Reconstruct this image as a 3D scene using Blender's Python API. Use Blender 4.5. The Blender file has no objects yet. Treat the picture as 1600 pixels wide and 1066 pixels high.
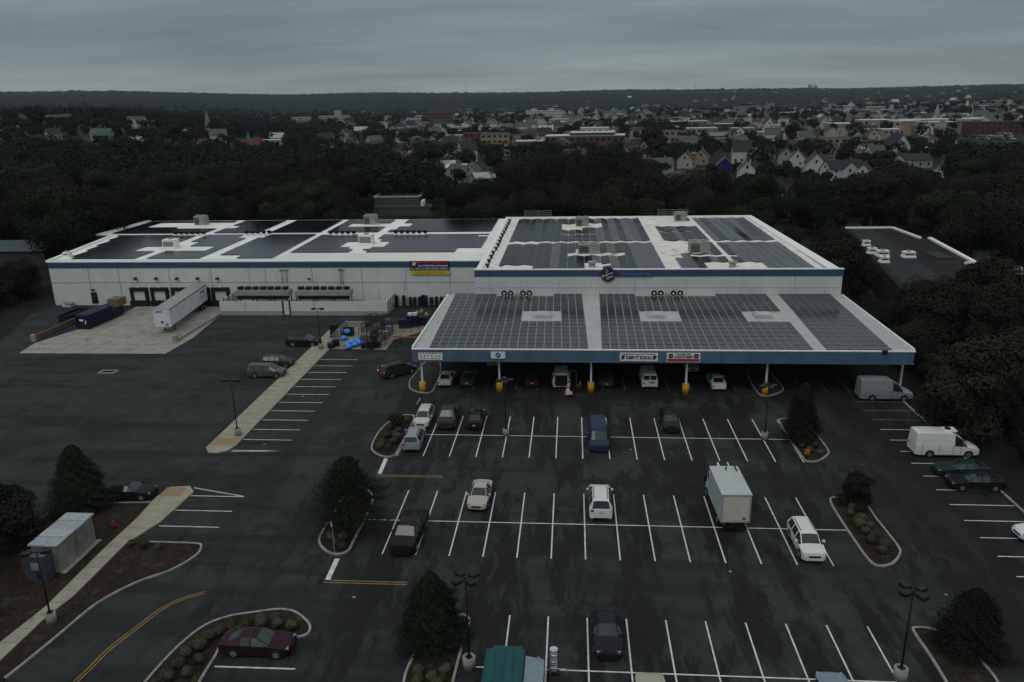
import bpy, math, random
import numpy as np
from mathutils import Vector, Matrix, noise
random.seed(7)
R=math.radians
SC=bpy.context.scene
COL=SC.collection
# ------------------------------------------------------------------ camera
F,P,YW,RL,H=1220.,.301,-.08,-.0192,35.11
cp,sp,cy,sy,cr,sr=math.cos(P),math.sin(P),math.cos(YW),math.sin(YW),math.cos(RL),math.sin(RL)
right0=Vector((cy,-sy,0)); fwd=Vector((sy*cp,cy*cp,-sp)); up0=right0.cross(fwd); dn0=-up0
Xc=cr*right0-sr*dn0; Dc=sr*right0+cr*dn0
cam_d=bpy.data.cameras.new('camera'); cam=bpy.data.objects.new('camera',cam_d); COL.objects.link(cam)
m=Matrix((Xc,-Dc,-fwd)).transposed().to_4x4(); m.translation=(0,0,H); cam.matrix_world=m
cam_d.sensor_width=36; cam_d.sensor_fit='HORIZONTAL'; cam_d.lens=36*F/1600; cam_d.clip_end=30000; cam_d.clip_start=.5
SC.camera=cam
def ray(px,py):
    return Xc*(px-800)+Dc*(py-533)+fwd*F
def at(px,py,z=0.):
    d=ray(px,py); t=(z-H)/d.z; return Vector((d.x*t,d.y*t,z))
def at_plane(px,py,Y):
    d=ray(px,py); t=Y/d.y; return Vector((d.x*t,Y,H+d.z*t))
# ------------------------------------------------------------------ terrain
def ss(t): t=max(0.,min(1.,t)); return t*t*(3-2*t)
def hill(X,Y):
    D=math.hypot(X,Y); a=math.atan2(X,Y)
    if D<270 or Y<0: return 0.
    z=21*ss((-.33-a)/.24)*ss((D-280)/420)
    if a>-.9 : z+=(58-42*a)*ss((D-1700)/3300)
    if D>900: z+=noise.noise(Vector((X/700,Y/700,3)))*14*ss((D-900)/2500)
    z+=6*ss((a-.3)/.2)*ss((D-420)/400)
    return z
def at_ground(px,py):
    d=ray(px,py); o=Vector((0,0,H)); t=.02; 
    while t<8:
        q=o+d*t
        if q.z<=hill(q.x,q.y): return Vector((q.x,q.y,hill(q.x,q.y)))
        t*=1.01
    return o+d*t
# ------------------------------------------------------------------ materials
MATS={}
STREAK=('white_panel_wall','blue_fascia','shed_concrete','trailer_white','cream_door','truck_box')
def new_mat(name):
    m=bpy.data.materials.new(name); m.use_nodes=True
    return m,m.node_tree.nodes,m.node_tree.links,m.node_tree.nodes['Principled BSDF']
def mat(name,col,rough=.6,metal=0.,var=.12,scale=3.,emit=None,spec=.2,bump=0.,dirt=None,coat=0.,coord='Object'):
    if name in MATS: return MATS[name]
    m,N,L,b=new_mat(name); MATS[name]=m
    tc=N.new('ShaderNodeTexCoord'); nz=N.new('ShaderNodeTexNoise'); nz.inputs['Scale'].default_value=scale; nz.inputs['Detail'].default_value=6
    L.new(tc.outputs[coord],nz.inputs['Vector'])
    rp=N.new('ShaderNodeValToRGB'); e=rp.color_ramp.elements
    e[0].position=.3; e[1].position=.7
    e[0].color=(*[c*(1-var) for c in col],1); e[1].color=(*[min(1,c*(1+var)) for c in col],1)
    L.new(nz.outputs['Fac'],rp.inputs['Fac'])
    out=rp.outputs['Color']
    if dirt:
        n2=N.new('ShaderNodeTexNoise'); n2.inputs['Scale'].default_value=dirt[2]; n2.inputs['Detail'].default_value=8; n2.inputs['Roughness'].default_value=.7
        mp2=N.new('ShaderNodeMapping'); mp2.inputs['Scale'].default_value=(1,1,.12) if name in STREAK else (1,1,1); L.new(tc.outputs[coord],mp2.inputs['Vector']); L.new(mp2.outputs[0],n2.inputs['Vector'])
        r2=N.new('ShaderNodeMapRange'); r2.inputs[1].default_value=dirt[1]; r2.inputs[2].default_value=dirt[1]+.12
        L.new(n2.outputs['Fac'],r2.inputs[0])
        mx=N.new('ShaderNodeMixRGB'); mx.inputs[2].default_value=(*dirt[0],1)
        L.new(r2.outputs[0],mx.inputs[0]); L.new(out,mx.inputs[1]); out=mx.outputs[0]
    L.new(out,b.inputs['Base Color'])
    b.inputs['Roughness'].default_value=rough; b.inputs['Metallic'].default_value=metal
    b.inputs['Specular IOR Level'].default_value=spec
    if coat: b.inputs['Coat Weight'].default_value=coat; b.inputs['Coat Roughness'].default_value=.08
    if bump:
        bp=N.new('ShaderNodeBump'); bp.inputs['Strength'].default_value=bump; L.new(nz.outputs['Fac'],bp.inputs['Height']); L.new(bp.outputs[0],b.inputs['Normal'])
    if emit: b.inputs['Emission Color'].default_value=(*emit[0],1); b.inputs['Emission Strength'].default_value=emit[1]
    return m
def paint(name,c,rough=.32): return mat('paint_'+name,c,rough if sum(c)>.2 else .42,0,.04,1.5,coat=.05 if sum(c)>.2 else .0,spec=.3 if sum(c)>.2 else .16)
def asphalt():
    m,N,L,b=new_mat('asphalt')
    g=N.new('ShaderNodeNewGeometry'); sx=N.new('ShaderNodeSeparateXYZ'); L.new(g.outputs['Position'],sx.inputs[0])
    def nz(sc,det,rough,mp=None):
        n=N.new('ShaderNodeTexNoise'); n.inputs['Scale'].default_value=sc; n.inputs['Detail'].default_value=det; n.inputs['Roughness'].default_value=rough
        mpn=N.new('ShaderNodeMapping'); mpn.inputs['Scale'].default_value=mp or (1,1,1); L.new(g.outputs['Position'],mpn.inputs['Vector']); L.new(mpn.outputs[0],n.inputs['Vector']); return n.outputs['Fac']
    def mr(v,a,b_,c=0,d=1):
        n=N.new('ShaderNodeMapRange'); n.inputs[1].default_value=a;n.inputs[2].default_value=b_;n.inputs[3].default_value=c;n.inputs[4].default_value=d; L.new(v,n.inputs[0]); return n.outputs[0]
    def mix(f,a,b_,t='MIX'):
        n=N.new('ShaderNodeMixRGB'); n.blend_type=t
        for i,v in ((0,f),(1,a),(2,b_)):
            if hasattr(v,'links'): L.new(v,n.inputs[i])
            elif i==0: n.inputs[0].default_value=v
            else: n.inputs[i].default_value=(*v,1)
        return n.outputs[0]
    def math_(op,a,b_):
        n=N.new('ShaderNodeMath'); n.operation=op
        for i,v in ((0,a),(1,b_)):
            if hasattr(v,'links'): L.new(v,n.inputs[i])
            else: n.inputs[i].default_value=v
        return n.outputs[0]
    # newer, blacker surfacing towards the east side of the lot, older grey one in the west
    wob=math_('MULTIPLY',mr(nz(.035,3,.5),.3,.7,-1,1),9)
    xx=math_('ADD',sx.outputs[0],wob)
    old=mix(mr(nz(.25,8,.65),.35,.65),(.026,.0315,.0320),(.035,.042,.0425))
    new=mix(mr(nz(.22,8,.7),.4,.6),(.026,.030,.030),(.041,.0465,.0455))
    base=mix(mr(xx,-22,14),old,new)
    base=mix(mr(xx,16,34,0,.85),base,mix(mr(nz(.2,6,.6),.35,.65),(.013,.0135,.014),(.022,.023,.0235)))
    # damp, traffic-stained patches with ragged outline, stretched along the driving lanes
    st=mr(nz(.15,10,.74,(1.9,.45,1)),.47,.535)
    base=mix(math_('MULTIPLY',st,mr(sx.outputs[0],-36,-14,.15,.85)),base,(.0095,.0095,.0100))
    st2=mr(nz(.07,8,.7,(.5,1.2,1)),.52,.58)
    base=mix(math_('MULTIPLY',st2,.6),base,(.014,.0145,.0155))
    # diagonal sweeps left by lorries turning into the court
    mpn=N.new('ShaderNodeMapping'); mpn.inputs['Rotation'].default_value=(0,0,.9); mpn.inputs['Scale'].default_value=(.05,.5,1); L.new(g.outputs['Position'],mpn.inputs['Vector']); n4=N.new('ShaderNodeTexNoise'); n4.inputs['Scale'].default_value=.9; n4.inputs['Detail'].default_value=6; L.new(mpn.outputs[0],n4.inputs['Vector'])
    base=mix(math_('MULTIPLY',mr(n4.outputs['Fac'],.52,.62),.65),base,(.016,.017,.018))
    # oil drips and stains in the stalls
    st3=mr(nz(.55,7,.65,(1,.4,1)),.57,.64)
    base=mix(math_('MULTIPLY',st3,.55),base,(.008,.008,.009))
    st5=mr(nz(2.2,5,.7,(1,1,1)),.62,.68)
    base=mix(math_('MULTIPLY',st5,.35),base,(.055,.056,.052))
    base=mix(mr(nz(9,4,.7),.3,.7,0,.12),base,(.07,.073,.07))
    L.new(base,b.inputs['Base Color'])
    L.new(mr(nz(.2,6,.6),.3,.7,.62,.9),b.inputs['Roughness'])
    b.inputs['Specular IOR Level'].default_value=.09
    bp=N.new('ShaderNodeBump'); bp.inputs['Strength'].default_value=.25; bp.inputs['Distance'].default_value=.02; L.new(nz(14,4,.7),bp.inputs['Height']); L.new(bp.outputs[0],b.inputs['Normal'])
    return m
M=dict(
 asphalt=asphalt(),
 lot2=mat('worn_asphalt',(.032,.035,.035),.85,var=.3,scale=.3),
 line=mat('line_paint',(.58,.60,.56),.7,var=.22,scale=2,dirt=((.09,.09,.09),.60,3.5)),
 faint=mat('worn_line_paint',(.2,.21,.2),.7,var=.3,scale=2,dirt=((.04,.04,.04),.48,2.5)),
 yellow_line=mat('yellow_line_paint',(.23,.15,.05),.7,var=.2,scale=2,dirt=((.07,.06,.04),.55,3)),
 crack=mat('tar_seal',(.018,.019,.02),.6),
 concrete=mat('concrete',(.29,.28,.245),.85,var=.18,scale=.6,dirt=((.10,.10,.095),.58,.35)),
 walk=mat('sidewalk_concrete',(.30,.285,.225),.9,var=.14,scale=.9,dirt=((.14,.13,.11),.6,.5)),
 tactile=mat('tan_ramp_surface',(.27,.20,.125),.9,var=.15),
 kerb=mat('kerb_concrete',(.27,.27,.245),.85,var=.25,scale=1.5,dirt=((.08,.08,.07),.56,1.6)),
 mulch=mat('mulch',(.021,.015,.011),.95,var=.6,scale=4,dirt=((.045,.05,.025),.55,.8),bump=.6),
 soil=mat('wood_floor',(.012,.014,.010),.95,var=.5,scale=.2,dirt=((.025,.028,.02),.66,.05)),
 wall=mat('white_panel_wall',(.59,.62,.60),.7,var=.06,scale=.4,dirt=((.40,.42,.40),.57,.9)),
 wall_low=mat('grey_base_wall',(.3,.31,.305),.8,var=.1),
 joint=mat('panel_joint',(.3,.32,.32),.8),
 band=mat('blue_band',(.045,.085,.155),.5,var=.12,scale=1.2),
 fascia=mat('blue_fascia',(.095,.165,.24),.5,var=.16,scale=.5,dirt=((.06,.11,.165),.56,1.1)),
 membrane=mat('white_roof',(.80,.81,.78),.7,var=.08,scale=.3,dirt=((.48,.46,.41),.62,.35)),
 stained=mat('stained_roof',(.72,.71,.66),.75,var=.12,scale=.6,dirt=((.26,.20,.14),.57,.45)),
 metalroof=mat('light_metal_roof',(.40,.43,.415),.55,var=.1,scale=.5,metal=.0),
 edge=mat('white_trim',(.80,.81,.79),.6),
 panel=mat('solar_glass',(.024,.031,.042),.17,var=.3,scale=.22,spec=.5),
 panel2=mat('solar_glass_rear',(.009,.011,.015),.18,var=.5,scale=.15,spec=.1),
 pframe=mat('panel_frame',(.5,.5,.5),.5,metal=.3),
 dark=mat('dark_void',(.012,.012,.013),.8),
 black=mat('black_rubber',(.015,.015,.016),.7),
 steel=mat('galvanised_steel',(.38,.4,.4),.5,metal=.6,var=.15),
 greysteel=mat('grey_equipment',(.28,.29,.28),.6,var=.15,scale=2),
 tan=mat('tan_equipment',(.27,.29,.25),.6,var=.15,scale=1),
 post=mat('white_post',(.68,.69,.68),.5),
 bollard=mat('safety_yellow',(.52,.27,.03),.6,var=.12),
 pole=mat('dark_bronze',(.02,.02,.02),.5,metal=.3),
 glass=mat('vehicle_glass',(.010,.026,.026),.1,var=.3,scale=1,spec=.6),
 lens=mat('lamp_lens',(.7,.72,.72),.4,var=.1),
 red=mat('red_lens',(.28,.02,.02),.25),
 redlit=mat('lit_brake_lamp',(.6,.02,.02),.3,emit=((1,.06,.04),2.2)),
 rim=mat('alloy_rim',(.35,.36,.37),.35,metal=.7),
 chrome=mat('chrome_trim',(.45,.46,.46),.25,metal=.8),
 bark=mat('bark',(.06,.05,.04),.95,var=.3,scale=4),
 wood=mat('weathered_wood',(.12,.09,.06),.9,var=.3,scale=2),
 plate=mat('plate',(.5,.42,.25),.5),
 brick=mat('brick_wall',(.22,.085,.06),.9,var=.2,scale=1.5),
 brown_roof=mat('tar_roof',(.016,.014,.016),.9,var=.3,scale=.2),
 navy=mat('navy_steel',(.010,.014,.035),.45,var=.25,scale=1),
 blue=mat('blue_wrap',(.07,.27,.72),.5,var=.25,scale=3),
 cage=mat('dark_cage_steel',(.05,.055,.07),.5,metal=.4,var=.2),
)
def leafmat(name,c,c2,coord='Object',sc=.35):
    m,N,L,b=new_mat(name)
    tc=N.new('ShaderNodeTexCoord'); nz=N.new('ShaderNodeTexNoise'); nz.inputs['Scale'].default_value=sc; nz.inputs['Detail'].default_value=5; L.new(tc.outputs[coord],nz.inputs['Vector'])
    oi=N.new('ShaderNodeObjectInfo'); ad=N.new('ShaderNodeMath'); ad.operation='MULTIPLY_ADD'; ad.inputs[1].default_value=.5; L.new(oi.outputs['Random'],ad.inputs[0])
    L.new(nz.outputs['Fac'],ad.inputs[2])
    rp=N.new('ShaderNodeMapRange'); rp.inputs[1].default_value=.45; rp.inputs[2].default_value=1.05; L.new(ad.outputs[0],rp.inputs[0])
    mx=N.new('ShaderNodeMixRGB'); mx.inputs[1].default_value=(*c,1); mx.inputs[2].default_value=(*c2,1); L.new(rp.outputs[0],mx.inputs[0]); L.new(mx.outputs[0],b.inputs['Base Color'])
    b.inputs['Roughness'].default_value=.95; b.inputs['Specular IOR Level'].default_value=.03
    MATS[name]=m; return m
LEAF=[leafmat('leaf_dark',(.012,.015,.011),(.029,.032,.022)),leafmat('leaf_brown',(.015,.015,.011),(.036,.034,.024)),leafmat('leaf_green',(.013,.018,.011),(.033,.039,.022))]
PINE=leafmat('leaf_pine',(.010,.015,.010),(.024,.031,.020),sc=.8)
SHRUB=leafmat('leaf_shrub',(.045,.047,.030),(.10,.108,.062),sc=1.2)
FAR=leafmat('leaf_far',(.010,.014,.011),(.032,.037,.026),coord='Generated',sc=60)
# ------------------------------------------------------------------ mesh builder
class MB:
    def __init__(s): s.v=[];s.f=[];s.m=[];s.sm=[]
    def poly(s,pts,mi=0,sm=False):
        n=len(s.v); s.v+= [tuple(p) for p in pts]; s.f.append(tuple(range(n,n+len(pts)))); s.m.append(mi); s.sm.append(sm)
    def box(s,x0,x1,y0,y1,z0,z1,mi=0,T=None):
        if x0>x1:x0,x1=x1,x0
        if y0>y1:y0,y1=y1,y0
        p=[Vector((x,y,z)) for z in (z0,z1) for y in (y0,y1) for x in (x0,x1)]
        if T is not None: p=[T@q for q in p]
        n=len(s.v); s.v+=[tuple(q) for q in p]
        for q in ((0,2,3,1),(4,5,7,6),(0,1,5,4),(2,6,7,3),(0,4,6,2),(1,3,7,5)): s.f.append(tuple(n+i for i in q)); s.m.append(mi); s.sm.append(False)
        return s
    def tube(s,a,b,r,r2=None,n=8,mi=0,cap=True):
        a=Vector(a);b=Vector(b); r2=r if r2 is None else r2
        d=(b-a).normalized(); u=d.orthogonal().normalized(); w=d.cross(u); k=len(s.v)
        for c,rr in ((a,r),(b,r2)):
            for i in range(n):
                t=2*math.pi*i/n; s.v.append(tuple(c+(u*math.cos(t)+w*math.sin(t))*rr))
        for i in range(n):
            j=(i+1)%n; s.f.append((k+i,k+j,k+n+j,k+n+i)); s.m.append(mi); s.sm.append(n>6)
        if cap:
            s.f.append(tuple(k+i for i in reversed(range(n)))); s.f.append(tuple(k+n+i for i in range(n))); s.m+=[mi,mi]; s.sm+=[False,False]
        return s
    def prism(s,pts,z0,z1,mi=0,bottom=False):
        a=sum(pts[i][0]*pts[(i+1)%len(pts)][1]-pts[(i+1)%len(pts)][0]*pts[i][1] for i in range(len(pts)))
        if a<0: pts=list(reversed(pts))
        n=len(pts);k=len(s.v)
        s.v+=[(p[0],p[1],z0) for p in pts]+[(p[0],p[1],z1) for p in pts]
        for i in range(n):
            j=(i+1)%n; s.f.append((k+i,k+j,k+n+j,k+n+i)); s.m.append(mi); s.sm.append(False)
        s.f.append(tuple(k+n+i for i in range(n))); s.m.append(mi); s.sm.append(False)
        if bottom: s.f.append(tuple(k+i for i in reversed(range(n)))); s.m.append(mi); s.sm.append(False)
        return s
    def ball(s,c,r,n=8,mi=0,sq=(1,1,1)):
        k=len(s.v); c=Vector(c)
        for i in range(n//2+1):
            ph=math.pi*i/(n//2)
            for j in range(n):
                t=2*math.pi*j/n; s.v.append((c.x+r*sq[0]*math.sin(ph)*math.cos(t),c.y+r*sq[1]*math.sin(ph)*math.sin(t),c.z+r*sq[2]*math.cos(ph)))
        for i in range(n//2):
            for j in range(n):
                j2=(j+1)%n; s.f.append((k+i*n+j,k+(i+1)*n+j,k+(i+1)*n+j2,k+i*n+j2)); s.m.append(mi); s.sm.append(True)
        return s
    def build(s,name,mats,parent=None,loc=None):
        if not isinstance(mats,(list,tuple)): mats=[mats]
        me=bpy.data.meshes.new(name); me.from_pydata(s.v,[],s.f)
        for mt in mats: me.materials.append(mt)
        if len(mats)>1: me.polygons.foreach_set('material_index',s.m)
        me.polygons.foreach_set('use_smooth',s.sm); me.update()
        o=bpy.data.objects.new(name,me); COL.objects.link(o)
        if parent: o.parent=parent
        if loc: o.location=loc
        return o
def tag(o,label=None,cat=None,group=None,kind=None):
    if label:o['label']=label
    if cat:o['category']=cat
    if group:o['group']=group
    if kind:o['kind']=kind
    return o
def empty(name,loc=(0,0,0),rz=0,label=None,cat=None,group=None,scale=None):
    o=bpy.data.objects.new(name,None); COL.objects.link(o); o.location=loc; o.rotation_euler=(0,0,rz); o.empty_display_size=.3
    if scale: o.scale=(scale,)*3 if not isinstance(scale,tuple) else scale
    return tag(o,label,cat,group)
def kids(o): return [c for c in bpy.data.objects if c.parent==o]
def copy_tree(o,loc=None,rz=None,label=None,scale=None,parent=None,K=None):
    if K is None: K=KIDS
    c=o.copy(); COL.objects.link(c)
    if parent: c.parent=parent
    if loc is not None: c.location=loc
    if rz is not None: c.rotation_euler=(0,0,rz)
    if scale is not None: c.scale=(scale,)*3 if not isinstance(scale,tuple) else scale
    if label: c['label']=label
    for ch in K.get(o.name,[]): copy_tree(ch,parent=c,K=K)
    return c
KIDS={}
def remember(o):
    ks=kids(o)
    if ks: KIDS[o.name]=ks
    for k in ks: remember(k)
    return o
_tc={}
def text(s,name,size,m,parent,loc,rot=(math.pi/2,0,0),shear=0,width=None,depth=.01,bold=.0):
    cu=bpy.data.curves.new('t','FONT'); cu.body=s; cu.size=1; cu.align_x='CENTER'; cu.align_y='CENTER'; cu.extrude=depth; cu.shear=shear; cu.offset=bold
    o=bpy.data.objects.new('t',cu); COL.objects.link(o); bpy.context.view_layer.update()
    dg=bpy.context.evaluated_depsgraph_get(); me=bpy.data.meshes.new_from_object(o.evaluated_get(dg))
    bpy.data.objects.remove(o); me.materials.clear(); me.materials.append(m)
    xs=[v.co.x for v in me.vertices]; w=max(xs)-min(xs)
    ob=bpy.data.objects.new(name,me); COL.objects.link(ob); ob.parent=parent; ob.location=loc; ob.rotation_euler=rot
    ob.scale=((width/w if width else size),size,1)
    return ob
# ------------------------------------------------------------------ ground
def polar(name,d0,d1,k,a0,a1,da,zf,m):
    rs=[d0]
    while rs[-1]<d1: rs.append(rs[-1]*k)
    n=int(round((a1-a0)/da)); V=[];Fc=[]
    for r in rs:
        for i in range(n+1):
            a=a0+(a1-a0)*i/n; x=r*math.sin(a);y=r*math.cos(a); V.append((x,y,zf(x,y)))
    w=n+1
    for j in range(len(rs)-1):
        for i in range(n): Fc.append((j*w+i,j*w+i+1,(j+1)*w+i+1,(j+1)*w+i))
    me=bpy.data.meshes.new(name); me.from_pydata(V,[],Fc); me.materials.append(m); me.polygons.foreach_set('use_smooth',[True]*len(Fc))
    o=bpy.data.objects.new(name,me); COL.objects.link(o); return o
town=mat('town_ground',(.016,.020,.014),.95,var=.5,scale=.02,dirt=((.05,.05,.048),.60,.03),coord='Object')
g=polar('ground',4,9000,1.09,-math.pi,math.pi,R(1.5),lambda x,y:hill(x,y)-.06,town); tag(g,kind='structure')
b=MB(); b.poly([(-4.2,-4.2,-.06),(4.2,-4.2,-.06),(4.2,4.2,-.06),(-4.2,4.2,-.06)]); tag(b.build('ground',town),kind='structure')
canopyfar=leafmat('far_woods',(.006,.010,.009),(.024,.030,.026),coord='Object',sc=.03)
def zfar(x,y):
    n=noise.noise(Vector((x/24,y/24,0)))+.6*noise.noise(Vector((x/9,y/9,5)))
    gap=noise.noise(Vector((x/260,y/320,9)))
    return hill(x,y)+6+(7.5+max(0,math.hypot(x,y)-2500)*.0016)*n-(14*ss((gap-.2)/.14) if math.hypot(x,y)<2300 else 0)
g=polar('wooded_hills',1750,7500,1.0065,-.85,.68,.0019,zfar,canopyfar); tag(g,kind='structure')
# forest floor under the near woods
b=MB(); b.poly([(-330,92,-.045),(-96,92,-.045),(-96,131,-.045),(-96,190,-.045),(140,190,-.045),(140,260,-.045),(-330,260,-.045)]); tag(b.build('wood_floor',M['soil']),kind='structure')
b=MB(); b.poly([(39.4,0,-.045),(140,0,-.045),(140,189,-.045),(39.4,189,-.045)]); tag(b.build('verge',M['soil']),kind='structure')
# parking lot
b=MB(); b.poly([(-140,-30,0),(39.2,-30,0),(39.2,118,0),(-14,118,0),(-14,134,0),(-97,134,0),(-96,127,0),(-90,112,0),(-104,104,0),(-140,98,0)]); tag(b.build('parking_lot',M['asphalt']),kind='structure')
# concrete apron in the loading court
b=MB(); s=[at(30,552),at(258,553),at(303,527),Vector((-61.3,128,0)),Vector((-62,133.7,0)),Vector((-79.5,133.7,0)),at(178,497),at(55,536)]
b.poly([(p.x,p.y,.006) for p in s]); tag(b.build('loading_apron',M['concrete']),kind='structure')
# joints of the apron
b=MB()
for y in (110,115,120,125,130):
    b.box(-81 if y>112 else -82.3,-61.4,y,y+.09,.0065,.011)
for x in (-77,-72,-67): b.box(x,x+.09,106,133,.0065,.0112)
tag(b.build('apron_joints',mat('joint_tar',(.13,.13,.12),.9)),kind='structure')
# kerb helpers -----------------------------------------------------
def ccw(p): return sum(p[i][0]*p[(i+1)%len(p)][1]-p[(i+1)%len(p)][0]*p[i][1] for i in range(len(p)))>0
def smooth_path(pts,closed,k=5):
    n=len(pts); out=[]; rng=range(n if closed else n-1)
    for i in rng:
        g=lambda j: pts[j%n] if closed else pts[max(0,min(n-1,j))]
        p0,p1,p2,p3=[Vector((*g(i+d)[:2],0)) for d in (-1,0,1,2)]
        for q in range(k):
            t=q/k; out.append(.5*((2*p1)+(-p0+p2)*t+(2*p0-5*p1+4*p2-p3)*t*t+(-p0+3*p1-3*p2+p3)*t**3))
    if not closed: out.append(Vector((*pts[-1][:2],0)))
    return out
def kerb(path,w=.17,h=.14,closed=False,name='kerb'):
    b=MB(); n=len(path); L_=[];R_=[]
    for i,p in enumerate(path):
        a=path[(i-1)%n] if (closed or i>0) else p; c=path[(i+1)%n] if (closed or i<n-1) else p
        d=(c-a); d.normalize(); nn=Vector((-d.y,d.x,0)); L_.append(p+nn*w/2); R_.append(p-nn*w/2)
    for i in range(n if closed else n-1):
        j=(i+1)%n
        l0,l1,r0,r1=L_[i],L_[j],R_[i],R_[j]; Z=Vector((0,0,h)); O=Vector((0,0,.002))
        b.poly([l0+Z,r0+Z,r1+Z,l1+Z][::-1]); b.poly([l0+O,l0+Z,l1+Z,l1+O]); b.poly([r0+O,r1+O,r1+Z,r0+Z])
    return tag(b.build(name,M['kerb']),kind='structure')
def island(pts,k=4,smooth=True,m=None,top=.09,name='planting_bed'):
    path=smooth_path(pts,True,k) if smooth else [Vector((*p[:2],0)) for p in pts]
    kerb(path,closed=True)
    b=MB(); b.prism([(p.x,p.y) for p in path],.001,top); tag(b.build(name,m or M['mulch']),kind='structure')
def A(*l): return [tuple(at(x,y)[:2]) for x,y in l]
z3=lambda *l:[tuple(at(400+x/3.808,600+y/3.808)[:2]) for x,y in l]
z2=lambda *l:[tuple(at(x/2.625,660+y/2.625)[:2]) for x,y in l]
z4=lambda *l:[tuple(at(400+x/4,840+y/4)[:2]) for x,y in l]
z6=lambda *l:[tuple(at(1160+x/3.552,600+y/3.552)[:2]) for x,y in l]
z8=lambda *l:[tuple(at(1200+x/4,840+y/4)[:2]) for x,y in l]
zA=lambda *l:[tuple(at(640+x/6.154,540+y/6.154)[:2]) for x,y in l]
zC=lambda *l:[tuple(at(1130+x/5.333,540+y/5.333)[:2]) for x,y in l]
island(z3((940,215),(905,188),(830,208),(745,272),(690,370),(705,410),(765,437),(825,428),(852,385)))
island(z3((470,760),(385,905),(383,960),(430,1005),(490,1018),(550,995),(585,930),(690,710),(672,640),(600,620),(530,660)))
island(z6((275,203),(222,198),(205,212),(262,305),(338,418),(372,435),(422,430),(466,402),(474,370),(402,275),(340,205)))
island(z6((600,650),(515,635),(487,648),(515,708),(600,840),(700,980),(760,1014),(832,1000),(872,950),(862,905),(745,755),(680,670)))
island(z4((1265,490),(1310,494),(1332,525),(1310,600),(1232,900),(1200,1080),(960,1080),(925,904),(990,735),(1090,560),(1180,500)))
island(z8((1110,610),(1000,574),(925,570),(910,592),(1010,740),(1110,904),(1200,1080),(1500,1080),(1430,904),(1350,800),(1230,670)))
island(zA((300,250),(275,130),(200,110),(110,215),(10,330),(0,400),(40,440),(150,462),(212,450),(245,400)),m=M['lot2'],name='traffic_island')
island(zC((225,300),(290,400),(340,422),(400,420),(478,392),(496,358),(430,272),(360,200),(260,180),(200,220)),m=M['lot2'],name='traffic_island')
# south-west island around the maroon car
isl=z2((540,1150),(600,1066),(680,975),(760,897),(850,832),(950,797))+z4((0,472),(130,455),(230,465),(300,510),(338,560),(322,608),(240,632),(90,640),(-40,634))+z2((915,915),(885,960),(850,1015),(820,1066),(770,1150))
island(isl,k=3)
# central walkway
b=MB(); walk=A((330,707),(340,711),(352,708),(372,698),(384,682),(512,545),(509,517),(500,541),(345,685),(331,698))
wk=[(-38.9,73.6),(-38.2,72.5),(-37.2,72.4),(-36.2,73.0),(-35.9,74.2),(-35.9,107.8),(-35.9,118.0),(-38.9,118.6)]
b.prism(wk,.001,.14); tag(b.build('sidewalk',M['walk']),kind='structure')
b=MB(); b.box(-38.75,-36.05,74.2,76.0,.14,.146); b.box(-38.6,-36.6,63.0,64.6,.14,.146); tag(b.build('ramp_surface',M['tactile']),kind='structure')
b=MB()
for i in range(30): b.box(-38.85,-35.95,77+i*1.5,77.05+i*1.5,.1405,.1445)
tag(b.build('sidewalk_joints',mat('walk_joint',(.12,.115,.10),.9)),kind='structure')
wk2=[(-39.4,30),(-36.9,30),(-36.9,54),(-36.1,61),(-36.1,64.4),(-36.8,65.3),(-38.2,65.3),(-39.0,64.3),(-39.2,60),(-39.4,50)]
wk2=[tuple(p) for p in z2((0,985),(195,800),(300,720),(520,500),(655,415),(740,340),(795,288),(780,266),(700,270),(640,312),(560,400),(430,520),(190,760),(0,910))]
wk2=[(-39.6,30)]+[(min(p[0],-36.1),p[1]) for p in []]+[(-37.3,30)]+[p for p in wk2]
wl_=z2((0,910),(190,760),(430,520),(560,400)); wr_=z2((0,985),(195,800),(300,720),(520,500),(655,415))
def edge_x(pl,y):
    for p,q in zip(pl,pl[1:]):
        if min(p[1],q[1])<=y<=max(p[1],q[1]): return p[0]+(q[0]-p[0])*(y-p[1])/(q[1]-p[1])
bj=MB(); yy=wl_[0][1]
while yy<wr_[-1][1]-.5:
    a_,c_=edge_x(wl_,yy),edge_x(wr_,yy)
    if a_ is not None and c_ is not None: bj.box(a_+.06,c_-.06,yy,yy+.05,.1425,.1455)
    yy+=1.5
tag(bj.build('sidewalk_joints',MATS['walk_joint']),kind='structure')
b=MB(); b.prism(wk2,.001,.142); tag(b.build('sidewalk',M['walk']),kind='structure')
bed=z2((20,1055),(120,975),(250,868),(400,745),(560,660),(700,610),(800,552),(825,515),(795,500),(580,494))
path=smooth_path(bed,False,4); kerb(path)
b=MB(); b.prism([(p.x,p.y) for p in path]+[z2((520,502))[0],z2((300,722))[0],z2((195,802))[0],z2((0,987))[0],(-37.6,34),(-34,34)],.001,.10); tag(b.build('planting_bed',M['mulch']),kind='structure')
w=[z2((640,332))[0],z2((440,335))[0],z2((215,366))[0],z2((150,412))[0]]
b=MB(); b.prism([z2((0,912))[0],z2((190,762))[0],z2((430,522))[0],z2((560,402))[0]]+w+[(-52,56),(-60,50),(-60,34),(-40,34)],.001,.10); tag(b.build('planting_bed',M['mulch']),kind='structure')
kerb([Vector((*p,0)) for p in w]+[Vector((-52,56,0)),Vector((-60,50,0))])
kerb([Vector((39.15,20,0)),Vector((39.15,92,0))])
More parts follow.
